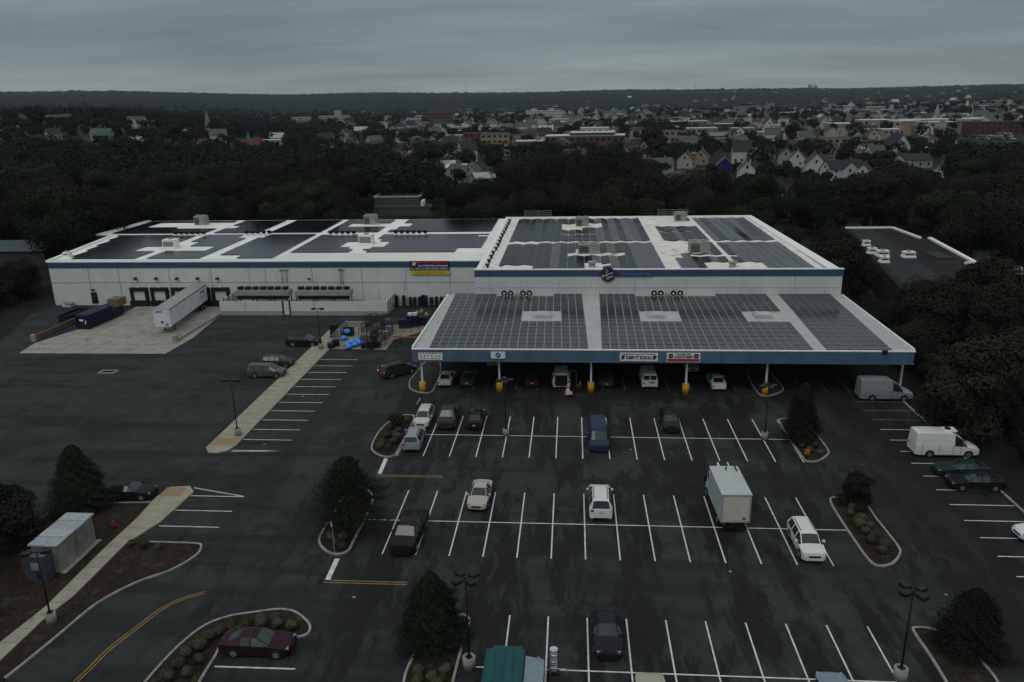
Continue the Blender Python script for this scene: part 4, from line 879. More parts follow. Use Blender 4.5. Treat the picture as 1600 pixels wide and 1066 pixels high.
def vehicle(kind,loc,head,label,cat,pm,group=None,L=None,Wd=None,Ht=None,lit=False,open_doors=False,front_only=False,rack=False):
    L0,W0,H0,st=SPEC[kind]; L_=L or L0; W_=(Wd or W0)/2; Hh=Ht or H0
    cats={'sedan':'car','hatch':'car','suv':'car','minivan':'car','van':'van','highvan':'van','pickup':'pickup'}
    name={'sedan':'parked_car','hatch':'parked_car','suv':'parked_suv','minivan':'parked_minivan','van':'parked_van','highvan':'parked_van','pickup':'pickup_truck'}[kind]
    t=empty(name,(loc[0],loc[1],.005),R(head),label,cat,group)
    rings=[]
    for (x,zt,zb,wb,wt_,tk,sk) in st:
        x*=L_; zt*=Hh; zb*=Hh; wb*=W_; wt_*=W_
        zlow=.24 if abs(x)<L_*.47 else .34
        if tk=='B':
            half=[(wb*.90,zlow),(wb*.985,zlow+.08),(wb*1.0,(zlow+zb)/2+.1),(wb,zb-.03),(wt_,zt),(wt_*.93,zt),(wt_*.92,.75),(0,.75)]
        else:
            half=[(wb*.90,zlow),(wb*.985,zlow+.08),(wb*1.01,(zlow+zb)/2+.1),(wb,zb),(wt_,zt-.055),(wt_*.90,zt-.01),(wt_*.5,zt+.012),(0,zt+.02)]
        ring=[(x,y,z) for y,z in half]+[(x,-y,z) for y,z in reversed(half[:-1])]
        rings.append(ring)
    body=MB(); ws=MB(); rw=MB(); sg={1:MB(),-1:MB()}; n=15
    for k in range(len(rings)-1):
        a,c=rings[k],rings[k+1]; tk,sk=st[k][5],st[k][6]
        for j in range(n-1):
            q=[a[j],c[j],c[j+1],a[j+1]]; side=1 if j<7 else -1; jj=j if j<7 else 13-j
            tgt=body
            if tk=='w' and jj>=5: tgt=ws
            elif tk in 'rR' and jj>=5 : tgt=rw
            elif jj==3:
                if sk=='g' or (sk=='V' and kind=='van' and open_doors=='glass'): tgt=sg[side]
                elif sk=='a' : tgt=sg[side]
            sm= tgt is not body or jj in (1,2,5,6)
            tgt.poly(q,0,sm)
        body.poly([a[0],a[14],c[14],c[0]],1)
    body.poly(list(reversed(rings[0]))); body.poly(rings[-1])
    # black sill; raised black discs stand in for the shade of the wheel-arch gaps
    wr=.34 if kind in('sedan','hatch') else .38
    xf,xr=(.315*L_,-.275*L_) if kind not in('van','highvan','minivan') else (.33*L_,-.27*L_)
    if kind=='pickup': xf,xr=.33*L_,-.29*L_
    for x in (xf,xr):
        for s_ in (-1,1): body.tube((x,s_*(W_*.8),wr+.02),(x,s_*(W_*1.012),wr+.02),wr+.07,n=18,mi=1)
    # grille and lower bumper openings
    gz=Hh*(.40 if kind not in('highvan','van') else .30)
    body.box(L_*.5-.02,L_*.5+.015,-.42*W_/.9,.42*W_/.9,gz-.09,gz+.07,1)
    body.box(L_*.5-.02,L_*.5+.012,-.6,.6,.27,.36,1)
    body.box(-L_*.5-.012,-L_*.5+.03,-.7,.7,.3,.42,1)
    body.build('body',[pm,M['black']],t)
    ws.build('windshield',M['glass'],t)
    if kind!='highvan': rw.build('rear_window' ,M['glass'] if not (kind=='van' and open_doors!='glass') else pm,t)
    for s_ in (1,-1):
        if sg[s_].f: sg[s_].build('side_window',M['glass'],t)
    for x in (xf,xr):
        for s_ in (-1,1):
            b=MB(); b.tube((x,s_*(W_-.2),wr),(x,s_*(W_*1.02+.012),wr),wr,n=18); w_=b.build('wheel',M['black'],t)
            b=MB(); b.tube((x,s_*(W_*1.02+.013),wr),(x,s_*(W_*1.02+.022),wr),wr*.62,n=14); 
            b.build('rim',M['rim'],w_)
            b=MB(); b.tube((x,s_*(W_*1.02+.023),wr),(x,s_*(W_*1.02+.03),wr),wr*.16,n=8); b.build('hub_cap',M['chrome'],w_)
    hz=Hh*(.50 if kind in('sedan','hatch') else .505) if kind not in ('van','highvan') else Hh*.37
    for s_ in (-1,1):
        T=Matrix.Translation((L_*.463,s_*W_*.70,hz+.01))@Matrix.Rotation(-s_*.35,4,'Z')@Matrix.Rotation(-.3,4,'Y')
        b=MB(); b.box(-.12,.075,-.15,.15,-.055,.05,0,T); b.build('headlight',headl,t)
        tz=Hh*(.56 if kind in('sedan',) else .60) if kind not in('van','highvan') else Hh*.42
        b=MB(); b.box(-L_*.5-.01,-L_*.475,s_*W_*.74-.1,s_*W_*.88,tz-(.10 if kind=='sedan' else .18),tz+.02); b.build('tail_light',M['redlit'] if lit else M['red'],t)
        mx=L_*(.17 if kind in('sedan',) else .19); mz_=Hh*.67 if kind not in('van','highvan') else Hh*.56
        b=MB(); b.box(mx-.09,mx+.07,s_*(W_*1.0),s_*(W_*1.0+.2),mz_-.07,mz_+.09); b.build('mirror',pm if kind not in('van','highvan','pickup') else M['black'],t)
    b=MB(); sz_=Hh*(.62 if kind not in('van','highvan') else .52)
    for sx_ in ((.17,-.02,-.2) if kind not in('van','highvan','pickup') else (.2,.09,-.13,-.40) if kind!='pickup' else (.16,.05,-.11)):
        for s_ in (-1,1): b.box(sx_*L_-.012,sx_*L_+.012,s_*W_*.985,s_*(W_*1.01+.004),.42,sz_)
    for s_ in (-1,1): b.box(.27*L_,-.22*L_,s_*W_*.96,s_*(W_*.985+.012),.25,.34)
    b.build('door_seam',M['black'],t)
    b=MB(); b.box(-L_*.5-.02,-L_*.5-.005,-.16,.16,Hh*.42,Hh*.42+.15); b.build('licence_plate',M['plate'],t)
    if rack or kind=='minivan':
        for s_ in (-1,1):
            b=MB(); b.tube((.05*L_,s_*W_*.60,Hh*1.0),(-.36*L_,s_*W_*.60,Hh*1.0),.025,n=6); b.build('roof_rail',M['black'],t)
    if kind in('suv','hatch','minivan') :
        b=MB(); b.box(-.02,.25*0+.0+.6,-.001,.001,0,0.001)  # noop
    if lit:
        b=MB(); b.box(-L_*.445,-L_*.43,-.12,.12,Hh*.95,Hh*.98); b.build('brake_light',M['redlit'],t)
    if kind=='van' and open_doors is True:
        for s_ in (-1,1):
            T=Matrix.Translation((-L_*.5,s_*W_*.9,0))@Matrix.Rotation(s_*R(105),4,'Z')
            b=MB(); b.box(-.03,.03,0 if s_<0 else -W_*.9,W_*.9 if s_<0 else 0,.5,2.0,0,T); d_=b.build('rear_door',pm,t)
            b=MB(); b.box(-.045,.045,(.15 if s_<0 else -W_*.9+.15),(W_*.9-.15 if s_<0 else -.15),1.3,1.85,0,T); b.build('window',M['glass'],d_)
        b=MB(); b.box(-L_*.5-.03,-L_*.5-.004,-W_*.78,W_*.78,.5,1.95); b.build('cargo_opening',M['dark'],t)
    if kind=='van' and open_doors=='rear':
        for s_ in (-1,1):
            b=MB(); b.box(-L_*.5-.012,-L_*.488,s_*.08,s_*.78,1.3,1.85); b.build('rear_window',M['glass'],t)
        b=MB(); b.box(-L_*.5-.015,-L_*.49,-.01,.01,.6,1.95); b.box(-L_*.5-.02,-L_*.49,-.55,-.1,.85,1.0); b.build('door_seam',M['black'],t)
    return t
silver=paint('silver',(.36,.38,.37)); lsil=paint('pale_silver',(.48,.5,.49)); white=paint('white',(.62,.64,.63)); white2=paint('cool_white',(.62,.68,.70)); black=paint('black',(.012,.012,.013),.22); char=paint('charcoal',(.035,.037,.036)); navy=paint('navy',(.02,.035,.075)); grey=paint('grey_green',(.07,.08,.08)); mar=paint('maroon',(.024,.009,.014),.25); beige=paint('champagne',(.42,.38,.33)); redp=paint('dark_red',(.05,.008,.010)); teal=paint('teal',(.014,.08,.085),.4); cream=paint('cream',(.33,.36,.27)); lblue=paint('pale_blue',(.17,.24,.28)); gsil=paint('dusty_silver',(.24,.27,.29)); dteal=paint('dark_teal',(.014,.03,.032)); tealglass=1
V=vehicle
dn,upw,rt,lf=-90,90,0,180
V('hatch',(-16.75,81.5),dn,'pale silver hatchback at the far left of the first stall row, nose toward the camera','car',lsil,L=4.6)
V('suv',(-16.75,75.6),upw+2,'silver-grey suv seen from behind beside the shrub island','car',gsil,rack=True,L=4.7)
V('pickup',(-13.95,81.6),dn,'charcoal pickup parked third from the shrub island in the first row','pickup',char,L=5.2)
V('sedan',(-10.75,81.3),upw,'dark sedan with a pale rear plate next to the charcoal pickup','car',black,L=4.5)
V('van',(2.85,76.6),dn+1,'navy blue passenger van in the first row, windshield toward the camera','van',navy,open_doors='glass',L=5.6)
V('suv',(10.85,81.2),dn,'black suv in the far row right of the navy van','car',black,rack=True,Ht=1.65)
V('sedan',(-8.3,63.6),dn-2,'champagne sedan parked alone in the second row, nose toward the camera','car',beige,L=4.6)
V('minivan',(2.58,62.7),upw,'white minivan seen from behind with a wide dark rear window','car',white,L=5.1,Ht=1.95)
V('suv',(18.9,56.9),dn,'white suv at the right end of the second row, nose toward the camera','car',white,rack=True,L=4.9)
V('pickup',(-13.45,56.9),dn-3,'black pickup with an open bed beside the stop sign island','pickup',black,L=5.9,Wd=2.05)
V('sedan',(2.45,44.9),dn+1,'black sedan parked nose toward the camera in the nearest row','car',paint('blackish',(.016,.013,.018),.2),L=4.75)
V('sedan',(4.9,38.5),upw,'pale cream car cut off by the bottom edge of the photo','car',cream,L=4.8)
V('sedan',(16.0,39.1),upw,'pale blue-grey car cut off by the bottom edge, right of the cream one','car',lblue,L=4.9)
V('sedan',(-20.9,42.6),rt,'maroon sedan parked sideways inside the shrub-lined south-west island','car',mar,L=4.9)
V('sedan',(-41.3,63.0),rt,'black sedan behind the cone-shaped tree by the shed','car',black,L=4.8)
V('minivan',(-23.3,97.4),42,'dark van with lit red brake lights driving toward the canopy','car',char,lit=True,L=5.0)
V('minivan',(-40.9,96.4),rt,'grey-green minivan nosed up to the sidewalk','car',grey,L=5.0)
V('hatch',(-41.0,100.6),rt,'dark hatchback parked just behind the grey-green minivan','car',paint('dark_green_grey',(.035,.045,.045)),L=4.6)
V('minivan',(-40.5,110.2),rt,'black minivan at the sidewalk near the storage corner','car',black,L=5.1)
# under the canopy
V('sedan',(-16.2,94.6),upw,'pale sedan under the left end of the canopy, rear toward the camera','car',lsil,L=4.5)
V('sedan',(-13.3,94.6),upw,'dark sedan under the canopy next to the pale one','car',char,L=4.5)
V('suv',(-10.7,102.8),dn,'grey suv in the second rank under the canopy, nose out','car',gsil)
V('sedan',(-5.0,94.8),upw,'dark red sedan in the shade under the canopy','car',redp,L=4.5)
V('van',(-1.3,94.9),upw,'white van under the canopy with both rear doors swung open','van',white,open_doors=True,L=5.4)
V('sedan',(4.4,94.8),upw,'dark sedan right of the yellow-footed third post, deep in shade','car',char,L=4.5)
V('van',(9.75,95.3),upw,'white van under the canopy with two closed rear windows','van',white,open_doors='rear',L=5.6)
V('sedan',(15.9,100.9),dn,'silver sedan in the second rank behind the white van and sedan','car',silver)
V('sedan',(18.2,94.2),upw,'white sedan under the canopy between the fourth and fifth posts','car',white,L=4.7)
V('highvan',(37.2,90.3),rt,'dusty silver high-roof van parked sideways at the right end of the canopy','van',gsil)
hv=V('highvan',(37.4,75.05),rt,'white high-roof van with a roof vent parked against the right kerb','van',white,L=6.2)
b=MB(); b.box(-.3,.9,-.5,.5,2.6,2.74); b.tube((.15,0,2.74),(.15,0,2.84),.28,n=12,mi=1); b.build('roof_vent',[M['edge'],M['black']],hv)
V('sedan',(37.1,70.5),lf,'dark car squeezed right beside the white high-roof van','car',dteal,L=4.9)
V('sedan',(37.2,67.9),lf,'dark sedan second from the white high-roof van','car',black,L=4.9)
V('sedan',(38.6,59.2),lf+4,'white car at the right edge, only its nose in view','car',white2,L=4.7)
# box truck
def boxtruck(x,y,head,label):
    t=empty('box_truck',(x,y,0),R(head),label,'truck')
    b=MB(); b.box(-3.1,2.1,-1.22,1.22,1.0,3.55); b.build('cargo_box',mat('truck_box',(.36,.41,.41),.5,var=.07,scale=1,dirt=((.22,.24,.23),.62,1)),t)
    b=MB(); b.box(-3.13,2.13,-1.25,1.25,3.55,3.6); 
    b.build('roof',mat('truck_roof',(.42,.46,.45),.6,var=.1,dirt=((.6,.62,.6),.7,3)),t)
    b=MB(); b.box(-3.14,-3.1,-1.22,1.22,3.4,3.55); b.box(-3.14,-3.1,-1.22,-1.1,1.0,3.4); b.box(-3.14,-3.1,1.1,1.22,1.0,3.4); b.box(-3.14,-3.1,-1.1,1.1,1.0,1.1); b.build('rear_frame',M['greysteel'],t)
    b=MB(); b.box(-3.125,-3.1,-1.08,1.08,1.12,3.38); [b.box(-3.135,-3.125,-1.08,1.08,1.5+k*.45,1.515+k*.45) for k in range(4)]; b.build('rear_door',mat('cream_door',(.50,.48,.40),.6,var=.08,scale=1.5,dirt=((.28,.26,.22),.62,2)),t)
    b=MB(); b.box(-3.16,-3.14,-.85,-.55,1.3,1.45); b.build('placard',M['red'],t)
    b=MB(); b.prism([(2.2,-1.05),(3.9,-1.05),(4.3,-.95),(4.3,.95),(3.9,1.05),(2.2,1.05)],.55,1.55); b.prism([(2.2,-1.0),(3.35,-.98),(3.35,.98),(2.2,1.0)],1.55,2.5); b.build('cab',white2,t)
    b=MB(); b.poly([(3.36,-.9,2.4),(3.36,.9,2.4),(3.95,.98,1.56),(3.95,-.98,1.56)][::-1]); b.build('windshield',M['glass'],t)
    for s_ in (-1,1):
        b=MB(); b.box(2.5,3.3,s_*1.0,s_*1.015,1.65,2.3); b.build('side_window',M['glass'],t)
        b=MB(); b.box(3.3,3.4,s_*1.1,s_*1.38,1.5,2.05); b.box(3.33,3.37,s_*1.0,s_*1.1,1.7,1.75); b.build('mirror',M['black'],t)
        for x_,ww in ((3.2,.25),(-1.6,.5)):
            b=MB(); b.tube((x_,s_*(1.15-ww),.45),(x_,s_*1.15,.45),.45,n=18); w_=b.build('wheel',M['black'],t); b=MB(); b.tube((x_,s_*1.151,.45),(x_,s_*1.165,.45),.26,n=12); b.build('rim',M['rim'],w_)
        b=MB(); b.box(-3.15,-3.1,s_*.85,s_*1.05,.78,.92); b.build('tail_light',M['red'],t)
    b=MB(); b.box(-3.05,2.2,-.45,.45,.6,.98); b.box(-3.2,-2.95,-1.0,1.0,.45,.58); b.box(-3.15,-3.0,-.8,-.7,.5,1.0); b.box(-3.15,-3.0,.7,.8,.5,1.0); b.build('chassis',M['pole'],t)
    b=MB(); b.box(2.15,3.1,-.6,.35,3.0,3.5); b.box(2.2,3.05,-.5,.25,3.5,3.53,1); b.build('refrigeration_unit',[M['edge'],M['pole']],t)
    b=MB(); b.box(1.3,1.36,-.1,.02,3.6,3.9,0); b.box(1.0,1.9,-.95,-.9,3.6,3.78,0); b.build('air_deflector',M['black'],t)
    return t
boxtruck(13.55,62.0,92,'white and grey box truck with a cream roll-up rear door in the second row')
# teal truck at the bottom edge
t=empty('teal_truck',(-3.9,38.6,0),R(90),'teal truck with a dull green cargo roof cut off by the bottom edge','truck')
b=MB(); b.box(-4.2,1.1,-1.15,1.2,.9,3.1); b.build('cargo_box',mat('teal_tarp',(.015,.075,.08),.7,var=.15,scale=1),t)
b=MB(); [b.box(-4.2+k*.0,1.1,-1.1+k*.55,-1.07+k*.55,3.1,3.13) for k in range(5)]; b.build('roof_rib',mat('teal_rib',(.02,.07,.07),.6),t)
b=MB(); b.prism([(1.2,-1.0),(2.7,-1.0),(3.1,-.85),(3.1,.85),(2.7,1.0),(1.2,1.0)],.5,1.5); b.prism([(1.2,-.95),(2.3,-.9),(2.3,.9),(1.2,.95)],1.5,2.35); b.build('cab',teal,t)
b=MB(); b.poly([(2.31,-.85,2.25),(2.31,.85,2.25),(2.85,.9,1.51),(2.85,-.9,1.51)][::-1]); b.build('windshield',M['glass'],t)
for s_ in (-1,1):
    for x_ in (2.2,-2.4):
        b=MB(); b.tube((x_,s_*.8,.42),(x_,s_*1.1,.42),.42,n=16); w_=b.build('wheel',M['black'],t); b=MB(); b.tube((x_,s_*1.101,.42),(x_,s_*1.12,.42),.24,n=12); b.build('rim',M['rim'],w_)
    b=MB(); b.box(1.9,2.05,s_*1.0,s_*1.3,1.45,1.8); b.build('mirror',M['black'],t)
b=MB(); b.box(-4.2,1.2,-.5,.5,.5,.88); b.build('chassis',M['pole'],t)
b=MB(); T=Matrix.Translation((0,-1.2,2.9))@Matrix.Rotation(R(12),4,'X'); b.box(-4.0,.75,-1.15,0,-.04,.04,0,T); b.build('side_flap',mat('pale_flap',(.20,.26,.28),.6,var=.08),t)
t=empty('wrapped_roll',(-1.05,41.4,0),R(0),'upright roll in crumpled silver wrap standing beside the teal truck','roll')
b=MB(); 
for k in range(10): b.tube((0,0,.25+k*.16),(0,0,.25+(k+1)*.16),.24+.03*math.sin(k*2.1),.24+.03*math.sin(k*2.1+2.1),n=10)
b.build('wrap',mat('silver_wrap',(.55,.58,.62),.2,metal=.5,var=.3,scale=6,bump=.6),t); b=MB(); b.box(-.35,.35,-.35,.35,.02,.24); b.build('base',M['black'],t)
t=empty('hand_cart',(-.75,39.9,0),0,'dark flatbed hand cart at the bottom edge beside the silver roll','cart')
b=MB(); b.box(-.55,.9,-.6,.45,.3,.42); b.box(-.5,.85,-.5,.4,.42,.75,1); b.build('deck',[M['pole'],M['black']],t)
b=MB(); [b.tube((x,y,.14),(x+.06,y,.14),.14,n=10) for x in (-.4,.7) for y in (-.5,.35)]; b.build('wheel',M['black'],t)
b=MB(); b.tube((-.5,.45,.4),(-.5,.6,1.1),.025,n=6); b.tube((.5,.45,.4),(.5,.6,1.1),.025,n=6); b.tube((-.5,.6,1.1),(.5,.6,1.1),.025,n=6); b.build('handle',M['steel'],t)
# ================================================================== PEOPLE
def person(loc,rz,label,top,trousers,pose='stand',hair=(.03,.02,.015)):
    t=empty('person',loc,rz,label,'person')
    skin=mat('skin_tone',(.30,.17,.11),.6)
    lean=.75 if pose=='bend' else .08
    pel=Vector((0,0,.93)); ch=pel+Vector((math.sin(lean)*.34,0,math.cos(lean)*.34)); nk=pel+Vector((math.sin(lean)*.52,0,math.cos(lean)*.52)); hd=nk+Vector((math.sin(lean*.8)*.10,0,math.cos(lean*.8)*.10)); ht=hd+Vector((.02+math.sin(lean)*.1,0,.14))
    V_=[pel,ch,nk,hd,ht]; Rd=[.155,.165,.065,.09,.075]; Ed=[(0,1),(1,2),(2,3),(3,4)]
    hands=[]
    for s_ in (-1,1):
        sh=ch+Vector((.02,s_*.19,.12)); el=sh+Vector((.10 if pose=='stand' else .2,s_*.05,-.27)); wr=el+Vector((.20,0,-.12 if pose=='stand' else -.18)); pa=wr+Vector((.07,0,-.03))
        k=len(V_); V_+= [sh,el,wr,pa]; Rd+=[.062,.045,.03,.034]; Ed+=[(1,k),(k,k+1),(k+1,k+2),(k+2,k+3)]; hands.append((wr,pa,s_))
        hp=pel+Vector((0,s_*.095,-.06)); kn=Vector((.06 if s_>0 else -.02,s_*.10,.50)); an=Vector((-.05 if s_>0 else -.12,s_*.10,.09)); to=an+Vector((.17,0,-.045))
        k=len(V_); V_+=[hp,kn,an,to]; Rd+=[.095,.062,.045,.038]; Ed+=[(0,k),(k,k+1),(k+1,k+2),(k+2,k+3)]
    me=bpy.data.meshes.new('body'); me.from_pydata([tuple(v) for v in V_],Ed,[])
    o=bpy.data.objects.new('body',me); COL.objects.link(o)
    md=o.modifiers.new('s','SKIN'); 
    for i,r in enumerate(Rd): me.skin_vertices[0].data[i].radius=(r,r)
    me.skin_vertices[0].data[0].use_root=True
    o.modifiers.new('u','SUBSURF').levels=1; o.modifiers['u'].render_levels=1
    bpy.context.view_layer.update(); dg=bpy.context.evaluated_depsgraph_get(); m2=bpy.data.meshes.new_from_object(o.evaluated_get(dg)); bpy.data.objects.remove(o)
    tm=mat('cloth_'+top[0],top[1],.85); tr=mat('cloth_'+trousers[0],trousers[1],.85); shoe=M['black']
    for q in (skin,tm,tr,shoe): m2.materials.append(q)
    for p in m2.polygons:
        c=p.center; z=c.z; p.use_smooth=True
        d=(c-pel).dot((nk-pel).normalized())
        arm=any((c-w).length<.13 or (c-pp).length<.12 for w,pp,_ in hands)
        p.material_index=3 if z<.1 else 2 if (z<.92 and d<.02 and not arm) else 0 if (d>.50 or arm) else 1
    body=bpy.data.objects.new('body',m2); COL.objects.link(body); body.parent=t
    b=MB()
    for w,pa,s_ in hands:
        for f in range(4):
            a0=pa+Vector((.03,(f-1.5)*.018,0)); L_=(.035,.042,.04,.03)[f]; a1=a0+Vector((L_,0,-.008)); a2=a1+Vector((L_*.6,0,-.03)); b.tube(a0,a1,.009,n=5); b.tube(a1,a2,.009,.007,n=5)
        a0=pa+Vector((-.005,-s_*.03,0)); a1=a0+Vector((.03,-s_*.02,-.02)); b.tube(a0,a1,.011,n=5); b.tube(a1,a1+Vector((.025,0,-.012)),.010,.008,n=5)
    n0=len(m2.vertices)
    import bmesh
    bm=bmesh.new(); bm.from_mesh(m2); tmp=bpy.data.meshes.new('x'); tmp.from_pydata(b.v,[],b.f); bm.from_mesh(tmp)
    # face: nose and ears grown into the same mesh
    fc=MB(); nose=hd+Vector((.095,0,.03)); fc.tube(nose-Vector((.02,0,-.02)),nose,.010,.016,n=6); [fc.ball(hd+Vector((.01,s_*.092,.03)),.022,6,sq=(.7,.4,1.2)) for s_ in (-1,1)]
    tmp2=bpy.data.meshes.new('x'); tmp2.from_pydata(fc.v,[],fc.f); bm.from_mesh(tmp2); bm.to_mesh(m2); bm.free()
    b=MB(); b.ball(ht+Vector((-.025,0,-.03)),.098,12,sq=(1,.95,.8)); b.build('hair',mat('hair_dark',hair,.8),t)
    b=MB(); [b.ball(hd+Vector((.083,s_*.032,.055)),.012,6) for s_ in (-1,1)]; b.box(hd.x+.08,hd.x+.092,-.022,.022,hd.z-.02,hd.z-.012); b.build('eye',M['dark'],t)
    return t
q=at(857,1052); person((-1.75,41.2,.02),R(200),'person in a tan-orange top leaning in at the side of the teal truck','car' and ('orange',(.35,.16,.06)),('dark_trousers',(.03,.03,.035)),'bend')
q=at(889,616); person((q.x,q.y+.1,.0),R(150),'person in a pale jacket loading goods at the open rear doors of the white van',('pale',(.5,.5,.48)),('jeans',(.05,.06,.08)))
q=at(907,616); person((q.x,q.y+.3,0),R(200),'person in dark red clothes walking between the open van and the third post',('dull_red',(.14,.03,.03)),('dark_trousers',(.03,.03,.035)))
q=at(888,617); t=empty('shopping_cart',(q.x,q.y-.4,0),R(20),'red flatbed shopping cart loaded with pale boxes behind the open white van','cart')
b=MB(); b.box(-.5,.5,-.3,.3,.18,.26); b.tube((-.5,-.28,.25),(-.6,-.28,.95),.02,n=6); b.tube((-.5,.28,.25),(-.6,.28,.95),.02,n=6); b.tube((-.6,-.28,.95),(-.6,.28,.95),.02,n=6); b.build('frame',mat('cart_red',(.4,.02,.05),.5),t)
b=MB(); b.box(-.3,.1,-.25,.2,.26,.7); b.box(.12,.45,-.2,.25,.26,.5); b.box(-.2,.1,-.15,.2,.7,.95); b.build('box',M['wall'],t)
b=MB(); [b.tube((x,y,.09),(x,y+.04,.09),.09,n=8) for x in (-.4,.4) for y in (-.28,.24)]; b.build('wheel',M['black'],t)
t=empty('propane_rack',(-.0+.2,93.6,0),0,'dark hoop frame standing just right of the open white van','rack'); b=MB()
for k in range(10):
    a=math.pi*k/9; c=math.pi*(k+1)/9
    if k<9: b.tube((.4*math.cos(a),0,1.7+.4*math.sin(a)),(.4*math.cos(c),0,1.7+.4*math.sin(c)),.03,n=6)
b.tube((.4,0,0),(.4,0,1.7),.03,n=6); b.tube((-.4,0,0),(-.4,0,1.7),.03,n=6); b.build('frame',M['steel'],t); b=MB(); b.box(-.45,.45,-.3,.3,.0,.12); b.build('base',M['pole'],t)
# ================================================================== TREES
rg=np.random.default_rng(11)
def quads(name,C_,N_,S_,m,parent=None):
    """many leaf-spray quads: centres, normals, sizes"""
    n=len(C_); U=np.cross(N_,rg.normal(size=(n,3))); U/=np.linalg.norm(U,axis=1)[:,None]+1e-9; W_=np.cross(N_,U)
    S_=S_[:,None]; asp=rg.uniform(.55,1,(n,1))
    P_=np.stack([C_-U*S_-W_*S_*asp*.6,C_+U*S_*.5-W_*S_*asp,C_+U*S_+W_*S_*asp*.5,C_-U*S_*.6+W_*S_*asp],1).reshape(-1,3)
    me=bpy.data.meshes.new(name); me.vertices.add(4*n); me.vertices.foreach_set('co',P_.ravel().astype(np.float32))
    me.loops.add(4*n); me.loops.foreach_set('vertex_index',np.arange(4*n,dtype=np.int32)); me.polygons.add(n); me.polygons.foreach_set('loop_start',np.arange(0,4*n,4,dtype=np.int32)); me.update(calc_edges=True)
    me.materials.append(m)
    if name is None: return me
    o=bpy.data.objects.new(name,me); COL.objects.link(o)
    if parent: o.parent=parent
    return o
def lobes_pts(lobes,n,size,jit=.25,fill=.12):
    lb=np.array(lobes); ar=(lb[:,3]*lb[:,4]); k=rg.choice(len(lb),n,p=ar/ar.sum())
    d=rg.normal(size=(n,3)); d[:,2]=np.abs(d[:,2])*np.where(rg.random(n)<.75,1,-1); d/=np.linalg.norm(d,axis=1)[:,None]
    r=np.where(rg.random(n)<fill,rg.uniform(.3,.9,n),rg.uniform(.82,1.08,n))
    c=lb[k,:3]+d*lb[k,3:6]*r[:,None]+rg.normal(size=(n,3))*size*jit
    nn=d+rg.normal(size=(n,3))*.3; nn/=np.linalg.norm(nn,axis=1)[:,None]
    return c,nn,rg.uniform(.6,1.25,n)*size
def decid_lobes(h,r,nl,low=.42,lobe=1.):
    L_=[(0,0,h*(low+1)*.42,r*.62,r*.62,h*(1-low)*.5)]
    for i in range(nl):
        a=random.uniform(0,6.28); q=math.sqrt(random.random())*r*.72; z=h*random.uniform(low,.88)*(1-.18*(q/r)); s=r*random.uniform(.26,.46)*lobe
        L_.append((q*math.cos(a),q*math.sin(a),z,s,s,s*random.uniform(.7,.95)))
    return L_
def trunk_mesh(h,r,parent,lob=None,m=None):
    b=MB(); b.tube((0,0,-.2),(random.uniform(-.2,.2),0,h*.35),r,r*.75,n=7); b.tube((0,0,h*.33),(.1,.1,h*.7),r*.75,r*.3,n=6)
    for i in range(6):
        a=random.uniform(0,6.28); z=h*random.uniform(.3,.55); e=h*.28; b.tube((0,0,z),(e*math.cos(a),e*math.sin(a),z+e*.9),r*.4,r*.12,n=5)
    return b.build('trunk',m or M['bark'],parent)
def make_tree(h,r,n,size,m,label=None,group=None,nl=16,low=.42,lobe=1.,name='broadleaf_tree',cat='tree'):
    t=empty(name,(0,0,0),0,label,cat,group); trunk_mesh(h,r*.05+.08,t)
    c,nn,s=lobes_pts(decid_lobes(h,r,nl,low,lobe),n,size); quads('crown',c,nn,s,m,t); return t
def make_conifer(h,r,n,size,m,label=None,group=None,top=.06,name='conifer_tree',low=.06,pw=.8,rag=1.):
    t=empty(name,(0,0,0),0,label,'tree',group); b=MB(); b.tube((0,0,-.1),(0,0,h*.9),r*.07,.03,n=7); 
    for i in range(16):
        a=random.uniform(0,6.28); z=h*random.uniform(.1,.8); e=r*(1-z/h)*.9; b.tube((0,0,z),(e*math.cos(a),e*math.sin(a),z-.1),.05,.015,n=4)
    b.build('trunk',M['bark'],t)
    u=rg.random(n)**.75; z=h*(low+(1-low)*(1-u)); a=rg.uniform(0,2*np.pi,n); p1,p2,p3=rg.uniform(0,6,3); bump=1+rag*(.15*np.sin(a*3+z*1.7+p1)+.14*np.sin(a*5-z*3.1+p2)*np.sin(z*4+p3)+.12*np.sin(a*11+z*7+p3))
    rad=r*(u**pw)*bump*np.where(rg.random(n)<.25,rg.uniform(.3,.9,n),rg.uniform(.78,1.14,n)+.18*(rg.random(n)<.06))+.05
    c=np.stack([rad*np.cos(a),rad*np.sin(a),z],1)+rg.normal(size=(n,3))*size*.3
    nn=np.stack([np.cos(a),np.sin(a),np.full(n,.7)],1)+rg.normal(size=(n,3))*.35; nn/=np.linalg.norm(nn,axis=1)[:,None]
    quads('crown',c,nn,rg.uniform(.6,1.3,n)*size,m,t); return t
def place(t,loc,label=None,rz=None):
    t.location=loc; 
    if label: t['label']=label
    if rz is not None: t.rotation_euler=(0,0,rz)
    return t
